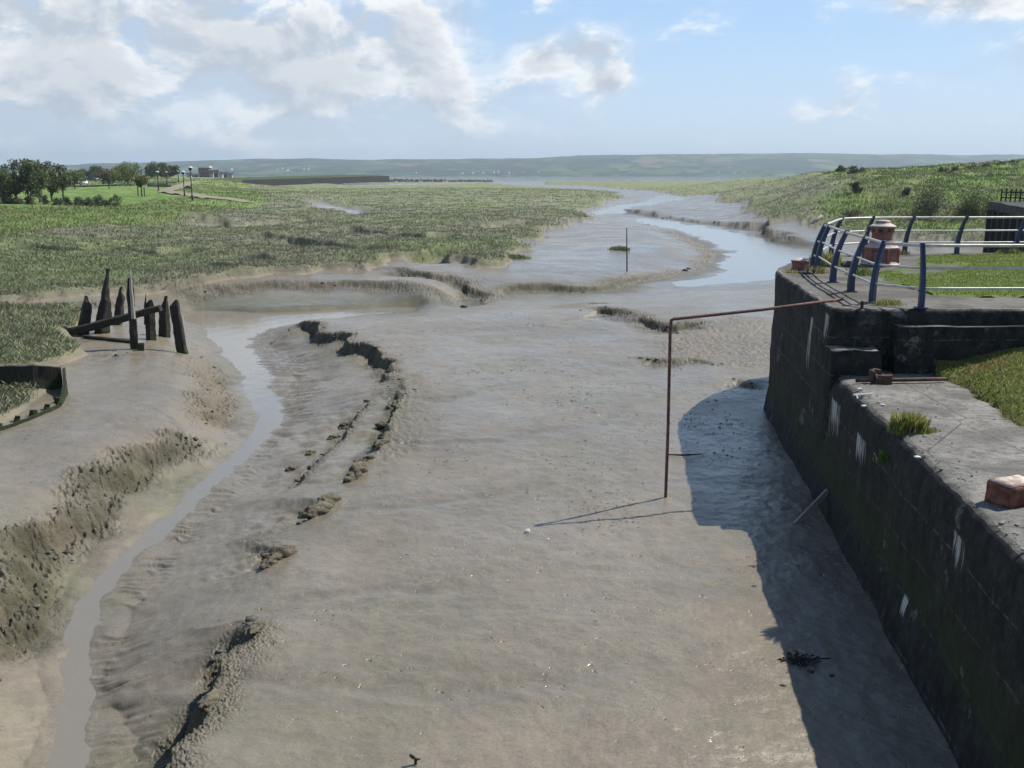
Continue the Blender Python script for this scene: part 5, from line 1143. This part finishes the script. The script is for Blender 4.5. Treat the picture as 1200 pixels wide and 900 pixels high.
def bush_at(px, pyb, pyt, wpx, cols, label, group=None, seed=1, Y=None, n=1500, name='bush', gap=-.1):
    if Y is None: x, y, z = GZ(px, pyb, 1.8)
    else: x, y, z = UY(px, pyb, Y); z = gz(x, y)
    H = max((pyb - pyt) * y / FPX, UY(px, pyt, y)[2] - z) ; Wd = wpx * y / FPX; rg = random.Random(seed)
    o = empty(name, (x, y, z - .12), 0, label, 'bush', group); cl = []
    for k in range(16):
        a = rg.uniform(0, 6.28); q = rg.uniform(0, .36) * Wd; hh = H * rg.uniform(.1, .85) * (1 - .7 * (q / (Wd * .5)) ** 2)
        s_ = Wd * rg.uniform(.13, .26); cl.append((math.cos(a) * q, math.sin(a) * q, max(hh - s_ * .3, s_ * .3), s_, s_, min(s_ * .8, H * rg.uniform(.25, .4))))
    bm = bmesh.new()
    for k in range(5): tube(bm, [(0, 0, -.2), (cl[k][0] * .6, cl[k][1] * .6, cl[k][2] * .6), cl[k][:3]], [.06, .04, .02], 5)
    bm_obj('stems', bm, M['bark'], o); leaf_cloud('foliage', cl, n, max(.09, y / FPX * .9), cols, o, seed + 50, gap); return o
HB = 'bushes along the edge of the lawn'
for i, (px, h_, w_, lab) in enumerate([(68, 13, 13, 'dark bush below the slim-trunked tree on the lawn edge'), (79, 11, 11, 'low bush between the slim tree and the longer hedge'), (92, 13, 13, 'rounded bush at the left end of the longer hedge'), (103, 14, 13, 'bush with paler top in the middle of the longer hedge'), (114, 15, 14, 'biggest dark bush in the longer hedge'), (126, 13, 12, 'bush beside the gap at the right of the longer hedge'), (136, 14, 13, 'last bush at the right end of the lawn hedge')]):
    bush_at(px, 240.5 + i * .3, 239.5 - h_, w_ * 1.25, [D1, D2, GY], lab, HB, 20 + i, n=1100)
for i, (px, h_, lab) in enumerate([(-6, 14, 'pale feathery bush under the tree at the left edge'), (8, 14, 'pale feathery bush below the light green low tree'), (21, 13, 'grey feathery bush below the grey-green tall tree'), (35, 12, 'pale bush at the foot of the darkest tree'), (54, 13, 'dark bush right of the olive tree trunk')]):
    bush_at(px, 239, 239 - h_, 15, [[.12, .115, .06], GY] if i < 4 else [D1, D2], lab, HB, 40 + i, n=1000)
bush_at(190, 221, 214, 26, [D1, D2], 'wide dark shrub mass below the distant lamp posts', None, 60, 250)
bush_at(178, 220, 215, 14, [D2, GY], 'low shrub left of the wide dark shrub mass', None, 61, 255)
bush_at(219, 223, 219, 9, [D1], 'small dark shrub beside the gravel path', None, 62, 230)
DB = 'bushes on the dune slope'
bush_at(1089, 247, 204, 62, [D2, GY, D3], 'spreading grey-green bush on the dune slope left of its neighbour', DB, 70, None, 5000, gap=0)
bush_at(1142, 251, 213, 62, [D1, D2, D3], 'rounded dark green bush right on the dune slope near the old wall', DB, 71, None, 5500, gap=-.1)
bush_at(1063, 228, 217, 14, [D2, GY], 'small bush left of the spreading bush on the dune', DB, 72, None, 1400)
bush_at(1003, 225, 208, 17, [D1, BR, D2], 'dark upright bush at the left shoulder of the dune', DB, 73, None, 1800)
bush_at(1001, 206, 195.5, 26, [[.035, .04, .02], BR], 'dark brown scrub crowning the left end of the dune ridge', DB, 74, 205, 2200)
bush_at(985, 207, 199, 14, [D2, GY], 'low scrub left of the dark brown scrub on the ridge', DB, 75, 210, 1000)
for i, (px, py, w_, h_, lab) in enumerate([(1105, 197, 12, 4, 'leftmost low scrub patch on the dune skyline'), (1120, 196, 16, 5, 'scrub patch second from left on the dune skyline'), (1137, 194, 20, 5, 'widest scrub patch on the dune skyline'), (1155, 194, 14, 4, 'reddish scrub patch on the dune skyline'), (1172, 192, 14, 4, 'scrub patch near the right of the dune skyline'), (1188, 193, 12, 4, 'rightmost scrub patch on the dune skyline'), (1158, 207, 30, 6, 'long dark scrub below the dune skyline'), (1112, 203, 14, 5, 'small scrub tuft below the left of the skyline'), (1040, 244, 40, 10, 'dark low scrub at the foot of the dune'), (1000, 250, 30, 7, 'low scrub at the bottom left of the dune')]):
    bush_at(px, py + 1, py - h_, w_, [D2, GY, BR] if i != 3 else [BR, [.1, .06, .04]], lab, 'scrub patches on the dune', 80 + i, 165 if py < 200 else None, 900)

# ------------------------------------------------------------------ road, path, cars, lamps
def ribbon_road(name, px, width, mat, label, cat, lift):
    P = resample([GZ(a, b, 1.8)[:2] for a, b in px], 2.0); P = smooth_path(P, 6); t = np.gradient(P, axis=0); t /= np.linalg.norm(t, axis=1)[:, None]; n_ = np.stack([-t[:, 1], t[:, 0]], -1)
    rows = np.stack([P + n_ * width * k for k in (-.5, -.25, 0, .25, .5)], 1); z = terrain(rows[..., 0].ravel(), rows[..., 1].ravel())[0].reshape(rows.shape[:2]); z = np.maximum(z, z.mean(1, keepdims=True)) + lift
    V = np.concatenate([rows, z[..., None]], -1).reshape(-1, 3); idx = np.arange(len(V)).reshape(-1, 5); F = np.stack([idx[:-1, :-1], idx[1:, :-1], idx[1:, 1:], idx[:-1, 1:]], -1).reshape(-1, 4)[:, ::-1]
    return tag(np_mesh(name, V, F, mat, None, True), label, cat, None, 'structure')
ribbon_road('road', [(-60, 222), (20, 220.5), (70, 219), (120, 217.5), (170, 215.5), (205, 213)], 7.0, M['asphalt'], 'grey road running behind the lawn and trees', 'road', .12)
ribbon_road('path', PATH_PX, 3.2, M['pathmat'], 'pale gravel path winding past the lamp posts', 'path', .12)
def make_car(paint, label, px, py, ang, Y):
    x, y, z = UY(px, py, Y); z = gz(x, y) + .12
    o = empty('parked_car', (x, y, z), ang, label, 'car', 'cars parked behind the lawn')
    prof_ = [(-2.1, .3), (-2.15, .6), (-2.05, .85), (-1.5, .92), (-.75, 1.42), (.7, 1.44), (1.45, .98), (2.1, .88), (2.18, .55), (2.1, .3)]
    bm = bmesh.new(); a = [bm.verts.new((q[0], -.82 + (.12 if q[1] > 1.2 else 0), q[1])) for q in prof_]; b = [bm.verts.new((q[0], .82 - (.12 if q[1] > 1.2 else 0), q[1])) for q in prof_]
    n_ = len(prof_)
    for k in range(n_): bm.faces.new((a[k], a[(k + 1) % n_], b[(k + 1) % n_], b[k]))
    bm.faces.new(a[::-1]); bm.faces.new(b); bmesh.ops.recalc_face_normals(bm, faces=bm.faces[:]); bmesh.ops.bevel(bm, geom=bm.edges[:], offset=.05, segments=2, affect='EDGES'); bm_obj('body', bm, paint, o, True)
    for s_ in (-1, 1):
        bm = bmesh.new(); vs = [bm.verts.new((q[0], s_ * (.835 - (.12 * (q[1] - .95) / .4)), q[1])) for q in [(-1.3, .98), (-.7, 1.34), (.62, 1.36), (1.2, 1.0)]]; bm.faces.new(vs if s_ < 0 else vs[::-1]); bm_obj('side_window', bm, M['glass'], o)
    for nm, q0, q1 in (('rear_window', (-1.46, .98), (-.8, 1.4)), ('windscreen', (1.42, 1.02), (.76, 1.41))):
        sg = -.03 if q0[0] < 0 else .03
        bm = bmesh.new(); vs = [bm.verts.new(v) for v in [(q0[0] + sg, -.66, q0[1] + .02), (q0[0] + sg, .66, q0[1] + .02), (q1[0] + sg, .6, q1[1] + .02), (q1[0] + sg, -.6, q1[1] + .02)]]; bm.faces.new(vs); bm_obj(nm, bm, M['glass'], o)
    for wx_ in (-1.35, 1.35):
        for s_ in (-1, 1):
            bm = bmesh.new(); tube(bm, [(wx_, s_ * .66, .31), (wx_, s_ * .86, .31)], [.31, .31], 14); wo = bm_obj('wheel', bm, M['tyre'], o)
            bm = bmesh.new(); tube(bm, [(wx_, s_ * .86, .31), (wx_, s_ * .875, .31)], [.18, .17], 12); bm_obj('rim', bm, M['cargrey'], wo)
    return o
make_car(M['carwhite'], 'white car parked foremost behind the lawn', 99, 217.5, -1.15, 262)
make_car(M['carblue'], 'dark blue car parked just left of the white car', 90.5, 218, -1.2, 258)
make_car(M['carblue'], 'dark car parked behind and right of the white car', 107, 214.5, .5, 300)
make_car(M['cargrey'], 'silver car parked beside the spreading dark-trunked tree', 124.5, 217.2, -1.3, 265)
LG = 'lamp posts along the path'
def lamp(px, pyb, pyt, label, Y=None):
    if Y is None: x, y, z = GZ(px, pyb, 1.5)
    else: x, y, z = UY(px, pyb, Y); z = gz(x, y)
    H = UY(px, pyt, y)[2] - z; s_ = max(1, y / 190)
    o = empty('street_lamp', (x, y, z), 0, label, 'street lamp', LG)
    bm = bmesh.new(); tube(bm, [(0, 0, -.2), (0, 0, .9), (0, 0, .95), (0, 0, H - .25)], [.13 * s_, .13 * s_, .08 * s_, .06 * s_], 8); bm_obj('post', bm, M['black'], o)
    bm = bmesh.new(); lathe(bm, [(.08, H - .35), (.2, H - .3), (.26, H - .1), (.2, H + .02)], 10); bm_obj('lantern', bm, M['black'], o)
    bm = bmesh.new(); lathe(bm, [(.22, H + .02), (.38, H + .05), (.3, H + .18), (.05, H + .26)], 10); bm_obj('lamp_cap', bm, M['lamp'], o)
lamp(225.5, 236, 197, 'tallest black street lamp nearest beside the gravel path'); lamp(216.3, 230, 202, 'second street lamp left of the tallest one')
lamp(186, 224.5, 202, 'street lamp standing on the lawn left of the others'); lamp(196, 219, 202, 'street lamp in front of the distant dark trio', 270); lamp(209.5, 216, 201, 'farthest street lamp left of the apartment block', 330)
# stakes of the young tree
x, y, z = GZ(166.5, 230, 1.8)
for k, (dx, lab) in enumerate([(-.5, 'left stake supporting the young yellowish tree'), (.15, 'middle stake in front of the young yellowish tree'), (.6, 'right stake supporting the young yellowish tree')]):
    bm = bmesh.new(); tube(bm, [(0, 0, -.2), (0, 0, 1.6)], .09, 6); tag(bm_obj('tree_stake', bm, M['bark'], None, False, (x + dx, y - .4, z)), lab, 'stake', 'stakes round the young tree')
# ------------------------------------------------------------------ buildings
def building(x0, x1, pyt, pyb, Y, wm, rm, label, cat, name, roof='gable', rows=2, cols=3, zb=None):
    a = UY(x0, pyb, Y); b = UY(x1, pyb, Y); zt = UY(x0, pyt, Y)[2]; zb = a[2] - 3 if zb is None else zb; W = b[0] - a[0]; D = W * .7 if W < 20 else 14; H = zt - a[2]; eh = H if roof == 'flat' else H * .62
    o = empty(name, (a[0], Y, a[2]), 0, label, cat); bm = bmesh.new(); box(bm, (0, 0, -4), (W, D, eh)); bm_obj('wall', bm, wm, o)
    bm = bmesh.new()
    if roof == 'flat': box(bm, (-.6, -.8, eh), (W + .6, D + .6, eh + .9))
    else:
        vs = [bm.verts.new(v) for v in [(-.4, -.4, eh), (W + .4, -.4, eh), (W + .4, D + .4, eh), (-.4, D + .4, eh), (-.4, D / 2, H), (W + .4, D / 2, H)]]
        for f_ in [(0, 1, 5, 4), (2, 3, 4, 5), (0, 4, 3), (1, 2, 5), (3, 2, 1, 0)]: bm.faces.new([vs[i] for i in f_])
    bm_obj('roof', bm, rm, o)
    for r_ in range(rows):
        for c_ in range(cols):
            bm = bmesh.new(); wx0 = W * (c_ + .3) / cols; z0 = eh * (r_ + .3) / rows; box(bm, (wx0, -.06, z0), (wx0 + W * .4 / cols, .1, z0 + eh * .45 / rows)); bm_obj('window', bm, M['glass'], o)
    return o
building(233, 245.5, 196.5, 209.5, 640, M['brickwall'], M['paleroof'], 'apartment block with bright pale roof beyond the path', 'apartments', 'apartment_block', 'flat', 3, 4)
building(245.8, 250, 199.5, 209.5, 640, M['paint_c'], M['slate'], 'cream gabled house right against the pale-roofed block', 'house', 'town_house')
building(250.3, 255.8, 199, 209.5, 650, M['slate'], M['slate'], 'dark grey tall house in the middle of the terrace', 'house', 'town_house')
building(256.2, 261, 201, 209, 660, M['paint_w'], M['slate'], 'white house right of the dark grey one', 'house', 'town_house')
building(261.5, 266.5, 201.5, 209, 680, M['brickwall'], M['slate'], 'brown brick house near the right end of the terrace', 'house', 'town_house')
building(267, 272, 202.5, 209, 700, M['paint_c'], M['slate'], 'small cream house at the right end of the terrace', 'house', 'town_house')
building(219, 224, 202.5, 209.5, 620, M['paint_c'], M['slate'], 'low cream house left of the apartment block', 'house', 'town_house')
building(225, 232, 203, 209.5, 630, M['slate'], M['slate'], 'low dark house directly left of the apartment block', 'house', 'town_house')
# sea wall
a = UY(303, 216.6, 462); b = UY(457, 213.2, 640)
sw = empty('sea_wall', a, 0, 'long dark stone sea wall with grassy top across the marsh', 'wall')
d = Vector((b[0] - a[0], b[1] - a[1], 0)); L_ = d.length; bm = bmesh.new(); h0 = 2.3; h1 = 3.9; z0 = -2.0
vs = []
for t, hh, off in [(-.09, .9, 0), (0, h0, 0), (.5, (h0 + h1) / 2, 0), (1, h1, 0)]:
    vs.append([bm.verts.new((L_ * t, 0, z0)), bm.verts.new((L_ * t + (-14 if t == 0 else 0), .5, hh)), bm.verts.new((L_ * t, 3, hh)), bm.verts.new((L_ * t, 3, z0))])
for r0, r1 in zip(vs, vs[1:]):
    for k in range(4): bm.faces.new((r0[k], r1[k], r1[(k + 1) % 4], r0[(k + 1) % 4]))
bm.faces.new(vs[0]); bm.faces.new(vs[-1][::-1]); bmesh.ops.recalc_face_normals(bm, faces=bm.faces[:])
sw.rotation_euler.z = math.atan2(d.y, d.x); bm_obj('wall', bm, M['seawall'], sw)
def berm():
    n_, m_ = 60, 12; V = []
    for i in range(n_ + 1):
        t = i / n_ * 1.0 - .25 * (1 - i / n_); 
        for j in range(m_ + 1):
            s_ = j / m_; hh = (h0 + (h1 - h0) * max(t, 0)) * (1 if t >= 0 else 1 + t * 2.5); q = Vector((a[0], a[1], 0)) + d * t + Vector((-d.y, d.x, 0)).normalized() * (2.5 + s_ * 40)
            V.append((q.x, q.y, a[2] + (hh + .7 * math.sin(min(s_ * 3, 1) * 1.57)) * (1 - max(0, s_ - .5) * 2.2)))
    V = np.array(V); V[:, 2] += .3 * fbm(V[:, 0] / 9, V[:, 1] / 9, 3); idx = np.arange(len(V)).reshape(n_ + 1, m_ + 1); F = np.stack([idx[:-1, :-1], idx[1:, :-1], idx[1:, 1:], idx[:-1, 1:]], -1).reshape(-1, 4)
    cc = np.array([.1, .135, .035]) * (.75 + .5 * (fbm(V[:, 0] / 14, V[:, 1] / 14, 3)[:, None] * .5 + .5))
    tag(np_mesh('embankment', V, F, M['grass'], cc, True), 'grassy embankment along the top of the sea wall', 'embankment', None, 'structure')
berm()
def rubble():
    rg = random.Random(2); bm = bmesh.new()
    for k in range(240):
        t = rg.random(); px = 458 + 118 * t; Y = 660 + 60 * t; x, y, z = UY(px, 211.5, Y); s_ = rg.uniform(.5, 1.3)
        M_ = Matrix.Translation((x + rg.gauss(0, 2), Y + rg.gauss(0, 3), gz(x, Y) * 0 + UY(px, 212.2, Y)[2] + rg.random() * 1.4 * (1 - .6 * t))) @ Matrix.Rotation(rg.random() * 3, 4, 'Z') @ Matrix.Diagonal((s_ * 1.3, s_, s_ * .8, 1))
        bmesh.ops.create_icosphere(bm, subdivisions=1, radius=1, matrix=M_)
    tag(bm_obj('rubble', bm, M['stone_l'] if 'stone_l' in M else M['stone']), 'line of grey rubble running on from the sea wall end', 'rubble', None, 'stuff')
rubble()
# old dock wall to the right, with its broken fence
p0 = Vector((*U(1163, 236, 3.7), 0)); p1 = Vector((*U(1203, 243.5, 3.7), 0)); dd = (p1 - p0).normalized(); nn = Vector((-dd.y, dd.x, 0)); nn = nn if nn.x > 0 else -nn
dw = empty('dock_wall', (p0.x, p0.y, 0), 0, 'dark old dock wall with a heavy coping at the right edge', 'dock wall')
def obx(name, s0, s1, t0, t1, z0, z1, mat, parent, cuts, amp, seed):
    bm = bmesh.new(); c_ = [p0 + dd * s_ + nn * t_ for s_, t_ in [(s0, t0), (s1, t0), (s1, t1), (s0, t1)]]
    vs = [bm.verts.new((q.x, q.y, z)) for z in (z0, z1) for q in c_]
    for f_ in [(0, 3, 2, 1), (4, 5, 6, 7), (0, 1, 5, 4), (1, 2, 6, 5), (2, 3, 7, 6), (3, 0, 4, 7)]: bm.faces.new([vs[i] for i in f_])
    rough(bm, cuts, amp, 1.3, seed); o = bm_obj(name, bm, mat, parent)
    if parent: rel(o)
    return o
obx('wall', 0, 34, 0, 9, -2, 3.1, M['oldwood'], dw, 14, .12, 1); obx('coping', -.2, 34, -.25, 9, 3.1, 3.72, M['stone'], dw, 14, .06, 2)
for k in range(7):
    obx('fender_pile', 1.2 + k * 3.2, 1.55 + k * 3.2, -.5, -.15, -2, 3.0, M['oldwood'], dw, 3, .03, k)
fb = p0 + dd * .9 + nn * .6
fe = empty('wooden_fence', (fb.x, fb.y, 3.72), 0, 'short dark picket fence standing on the old dock wall coping', 'fence')
for k in range(6): obx('picket', .7 + k * .42, .86 + k * .42, .5 + .3 * k, .6 + .3 * k, 3.6, 4.75 + .06 * (k % 2), M['greydark'] if 'greydark' in M else M['oldwood'], fe, 1, .02, k)
a_ = p0 + dd * .6 + nn * .55; b_ = p0 + dd * 3.0 + nn * 2.1; bm = bmesh.new(); tube(bm, [(a_.x, a_.y, 4.5), (b_.x, b_.y, 4.5)], .06, 6); rel(bm_obj('fence_rail', bm, M['oldwood'], fe)); bm = bmesh.new(); tube(bm, [(a_.x, a_.y, 4.05), (b_.x, b_.y, 4.05)], .06, 6); rel(bm_obj('fence_rail', bm, M['oldwood'], fe))
# ------------------------------------------------------------------ houses on the far shore
import itertools
def hill_point(px, py):
    u = (px - 600) / FPX; j = int(np.argmin(np.abs(HX[:, 0] / HY[:, 0] - u))); pyy = HOR - (HH[j] - EYE) / HY[j] * FPX
    for k in range(len(pyy) - 1):
        if pyy[k] >= py > pyy[k + 1]: return HX[j, k], HY[j, k], HH[j, k]
    return HX[j, 4], HY[j, 4], HH[j, 4]
proto = None
for px, py, s_ in [(258, 200, 1.2), (276, 199.5, 1.6), (328, 199, 1), (335, 198, 1), (344, 200, 1.2), (362, 199.5, 1.5), (367, 198.5, 1.4), (430, 202, 1), (540, 203.5, 1.2), (556, 203, 1.3), (562, 202.5, 1.5), (568, 203, 1.2), (577, 203, 1.4), (584, 202, 1), (592, 203, 1.3), (610, 202.5, 1), (628, 203, 1.1), (734, 204, 1.2), (742, 203.5, 1), (796, 201, 1), (838, 203, 1.1), (850, 199, 1.3), (853, 203, 1.1), (868, 203.5, 1), (900, 203, 1.1), (488, 203, 1)]:
    x, y, z = hill_point(px, py)
    if proto is None:
        proto = empty('cottage', (0, 0, 0), 0, 'tiny white cottage on the far hillside across the estuary', 'house', 'cottages on the far shore')
        bm = bmesh.new(); box(bm, (-5, -4, -3), (5, 4, 5)); bm_obj('wall', bm, M['paint_w'], proto)
        bm = bmesh.new(); vs = [bm.verts.new(v) for v in [(-5.2, -4.3, 5), (5.2, -4.3, 5), (5.2, 4.3, 5), (-5.2, 4.3, 5), (-5.2, 0, 8), (5.2, 0, 8)]]
        for f_ in [(0, 1, 5, 4), (2, 3, 4, 5), (0, 4, 3), (1, 2, 5), (3, 2, 1, 0)]: bm.faces.new([vs[i] for i in f_])
        bm_obj('roof', bm, M['slate'], proto); o = proto
    else: o = copy_tree(proto)
    o.location = (x, y, z); o.rotation_euler.z = random.uniform(-.5, .5); o.scale = (s_, s_, s_ * .9)
# ------------------------------------------------------------------ walker and dog on the dune
def skin_figure(name, verts, edges, radii, mats, parent=None, zsplit=None):
    me = bpy.data.meshes.new(name); me.from_pydata(verts, edges, []); o = bpy.data.objects.new(name, me); link(o)
    md = o.modifiers.new('s', 'SKIN'); 
    for i, r_ in enumerate(radii): me.skin_vertices[0].data[i].radius = (r_, r_); me.skin_vertices[0].data[i].use_root = (i == 0)
    o.modifiers.new('d', 'SUBSURF').levels = 2; o.modifiers['d'].render_levels = 2
    dg = bpy.context.evaluated_depsgraph_get(); m2 = bpy.data.meshes.new_from_object(o.evaluated_get(dg)); bpy.data.objects.remove(o)
    m2.name = name; o = bpy.data.objects.new(name, m2); link(o); m2.materials.clear()
    for m in mats: m2.materials.append(m)
    if zsplit:
        for p in m2.polygons: p.material_index = zsplit(p.center)
    m2.polygons.foreach_set('use_smooth', [True] * len(m2.polygons))
    if parent: o.parent = parent
    return o
x, y, _ = UY(1059.5, 205, 175); z = gz(x, y)
ph = [(0, 0, .95), (0, 0, 1.15), (.02, 0, 1.4), (.05, 0, 1.5), (.09, 0, 1.62), (.1, 0, 1.72),
      (0, .1, .92), (.04, .11, .5), (-.02, .12, .08), (.1, .12, .03), (0, -.1, .92), (.06, -.11, .5), (.1, -.12, .08), (.22, -.12, .03),
      (.02, .2, 1.4), (.05, .24, 1.12), (.18, .2, .92), (.02, -.2, 1.4), (.1, -.24, 1.14), (.22, -.2, .95)]
pe = [(0, 1), (1, 2), (2, 3), (3, 4), (4, 5), (0, 6), (6, 7), (7, 8), (8, 9), (0, 10), (10, 11), (11, 12), (12, 13), (2, 14), (14, 15), (15, 16), (2, 17), (17, 18), (18, 19)]
pr_ = [.15, .14, .17, .065, .1, .09, .1, .075, .05, .045, .1, .075, .05, .045, .075, .055, .04, .075, .055, .04]
per = skin_figure('person', ph, pe, pr_, [M['cloth_w'], M['cloth_d'], M['skin']], None, lambda c: 1 if c.z < .93 else (2 if c.z > 1.49 or (abs(c.y) > .17 and c.z < 1.05) else 0))
per.location = (x, y, z); per.rotation_euler.z = 2.4; tag(per, 'distant walker in a white top and dark trousers on the dune ridge', 'person')
x, y, _ = UY(1053, 204, 174); z = gz(x, y)
dh = [(0, 0, .5), (.3, 0, .52), (.42, 0, .66), (.54, 0, .72), (.68, 0, .68), (-.3, 0, .52), (-.42, 0, .6), (-.52, 0, .78), (.28, .09, .3), (.29, .09, .03), (.28, -.09, .3), (.3, -.09, .03), (-.3, .09, .32), (-.36, .09, .2), (-.33, .09, .03), (-.3, -.09, .32), (-.36, -.09, .2), (-.32, -.09, .03)]
de = [(0, 1), (1, 2), (2, 3), (3, 4), (0, 5), (5, 6), (6, 7), (1, 8), (8, 9), (1, 10), (10, 11), (5, 12), (12, 13), (13, 14), (5, 15), (15, 16), (16, 17)]
dog = skin_figure('dog', dh, de, [.14, .15, .09, .1, .045, .12, .035, .02, .06, .035, .06, .035, .07, .04, .035, .07, .04, .035], [M['dogfur']])
dog.location = (x, y, z); dog.rotation_euler.z = 3.4; dog.scale = (1.1, 1.1, 1.1); tag(dog, 'black dog with raised tail beside the distant walker', 'dog')
# ------------------------------------------------------------------ sky, sun, camera, haze
SUN_AZ = math.atan2(2.39, 1.47); SUN_EL = R(49)
w = bpy.data.worlds.new('World'); SC.world = w; w.use_nodes = True
def build_world():
    t = w.node_tree; t.nodes.clear(); s = N.__new__(N); s.t = t; s.m = None
    out = t.nodes.new('ShaderNodeOutputWorld'); bg = t.nodes.new('ShaderNodeBackground'); t.links.new(bg.outputs[0], out.inputs[0])
    sky = t.nodes.new('ShaderNodeTexSky'); sky.sky_type = 'NISHITA'; sky.sun_disc = False; sky.sun_elevation = SUN_EL; sky.sun_rotation = SUN_AZ
    sky.air_density = 1.0; sky.dust_density = 0.3; sky.ozone_density = 3.0; sky.altitude = 0
    tc = t.nodes.new('ShaderNodeTexCoord'); sp = t.nodes.new('ShaderNodeSeparateXYZ'); t.links.new(tc.outputs['Generated'], sp.inputs[0])
    x, y, z = sp.outputs
    az = s.math('ARCTAN2', x, y); el = s.math('ARCSINE', z)
    cv = t.nodes.new('ShaderNodeCombineXYZ'); s.set(cv.inputs[0], az); s.set(cv.inputs[1], s.math('MULTIPLY', el, 1.7)); 
    def dens(dv):
        mp = t.nodes.new('ShaderNodeMapping'); s.set(mp.inputs[0], cv.outputs[0]); mp.inputs['Location'].default_value = (dv[0], dv[1], 0.37)
        a = s.noise(mp.outputs[0], 11.0, 10.0, .6, .2)
        return a
    n0 = dens((0, 0)); n1 = dens((.012, .03))
    # cloud banks and single clouds, as measured: azimuth, elevation, half sizes (radians), weight
    blobs = []
    def B(px, py, wx, wy, a): blobs.append((math.atan((px - 600) / FPX), (HOR - py) / FPX, wx / FPX, wy / FPX, a))
    B(60, 70, 330, 70, .27); B(310, 70, 150, 60, .2); B(508, 42, 42, 56, .36); B(250, 150, 480, 45, .09); B(540, 120, 90, 40, .04); B(440, 85, 90, 45, .18); B(640, 100, 80, 25, .05)
    B(995, 8, 50, 22, .1); B(1105, 25, 75, 28, .42); B(690, 70, 36, 22, .42); B(705, 103, 26, 15, .42); B(632, 78, 32, 20, .36); B(985, 85, 90, 30, -.12); B(1190, 85, 40, 14, .16); B(1085, 102, 40, 14, .08); B(790, 12, 45, 18, .1); B(-300, 40, 500, 120, .25); B(1600, 60, 300, 80, .15)
    bias = None
    for a0, e0, sa, se, A in blobs:
        dx = s.math('DIVIDE', s.math('SUBTRACT', az, a0), sa); dy = s.math('DIVIDE', s.math('SUBTRACT', el, e0), se)
        g = s.math('EXPONENT', s.math('MULTIPLY', s.math('ADD', s.math('MULTIPLY', dx, dx), s.math('MULTIPLY', dy, dy)), -1.0))
        g = s.math('MULTIPLY', g, A); bias = g if bias is None else s.math('ADD', bias, g)
    hi = s.ramp(el, .2, .45, 0, -.1); bias = s.math('ADD', bias, hi)      # broken cloud overhead
    d = s.math('ADD', s.math('ADD', s.math('MULTIPLY', s.math('SUBTRACT', n0, .5), 1.5), .5), bias)
    cov = s.ramp(d, .58, .88)
    veil = s.math('MULTIPLY', s.ramp(s.math('ADD', bias, s.math('MULTIPLY', n0, .3)), .14, .42), .55)
    cov = s.math('MAXIMUM', cov, veil)
    # billow relief: thickness towards the upper right against here
    rel = s.ramp(s.math('SUBTRACT', n0, n1), -.1, .1)
    thick = s.ramp(d, .78, 1.05)
    lit = s.mix(rel, C(5.5, 6.2, 7.1), C(10.3, 10.4, 10.4))
    lit = s.mix(s.math('MULTIPLY', thick, .55), lit, C(4.9, 5.45, 6.2))
    skyc = s.mix(1.0, sky.outputs[0], C(1.0, 1.0, 1.0), 'MULTIPLY')
    skyc = s.mix(s.ramp(el, .06, .42, .85, 0), skyc, s.mix(s.ramp(el, .0, .17), C(6.9, 8.3, 9.7), C(4.7, 7.2, 10.6)))       # summer haze low in the sky
    c = s.mix(cov, skyc, lit)
    t.links.new(c, bg.inputs[0]); bg.inputs[1].default_value = 0.09
build_world()
sun = bpy.data.lights.new('sun', 'SUN'); sun.energy = 5.0; sun.angle = R(.53); sun.color = (1, .955, .88)
so = bpy.data.objects.new('sun', sun); link(so)
sd = Vector((math.sin(SUN_AZ) * math.cos(SUN_EL), math.cos(SUN_AZ) * math.cos(SUN_EL), math.sin(SUN_EL)))
so.rotation_euler = sd.to_track_quat('Z', 'Y').to_euler(); so.location = sd * 50
cam = bpy.data.cameras.new('camera'); co = bpy.data.objects.new('camera', cam); link(co)
co.location = (0, 0, EYE); co.rotation_euler = (math.pi / 2 - PITCH, 0, 0); cam.sensor_width = 36; cam.lens = 36 * FPX / 1200
cam.clip_end = 20000; cam.clip_start = .1; SC.camera = co
SC.view_settings.view_transform = 'Standard'; SC.view_settings.look = 'None'; SC.view_settings.gamma = 1; SC.view_settings.use_curve_mapping = False
SC.view_settings.exposure = 0.2
SC.render.engine = 'CYCLES'
cy = SC.cycles; cy.use_denoising = True; cy.max_bounces = 6; cy.diffuse_bounces = 2; cy.glossy_bounces = 3; cy.transmission_bounces = 2; cy.volume_bounces = 0; cy.transparent_max_bounces = 8
cy.use_adaptive_sampling = True; cy.sample_clamp_indirect = 6
HAZE = True
if HAZE:
    bm = bmesh.new(); box(bm, (-9200, -400, -8), (9200, 9200, 190))
    s = N('haze_air'); pv = s.n('ShaderNodeVolumePrincipled'); pv.inputs['Color'].default_value = C(.72, .86, 1.0); pv.inputs['Density'].default_value = 1.7e-4
    pv.inputs['Anisotropy'].default_value = 0.2
    s.t.links.new(pv.outputs[0], s.out.inputs['Volume'])
    tag(bm_obj('haze', bm, s.m), 'pale summer haze over the estuary', 'haze', None, 'stuff')
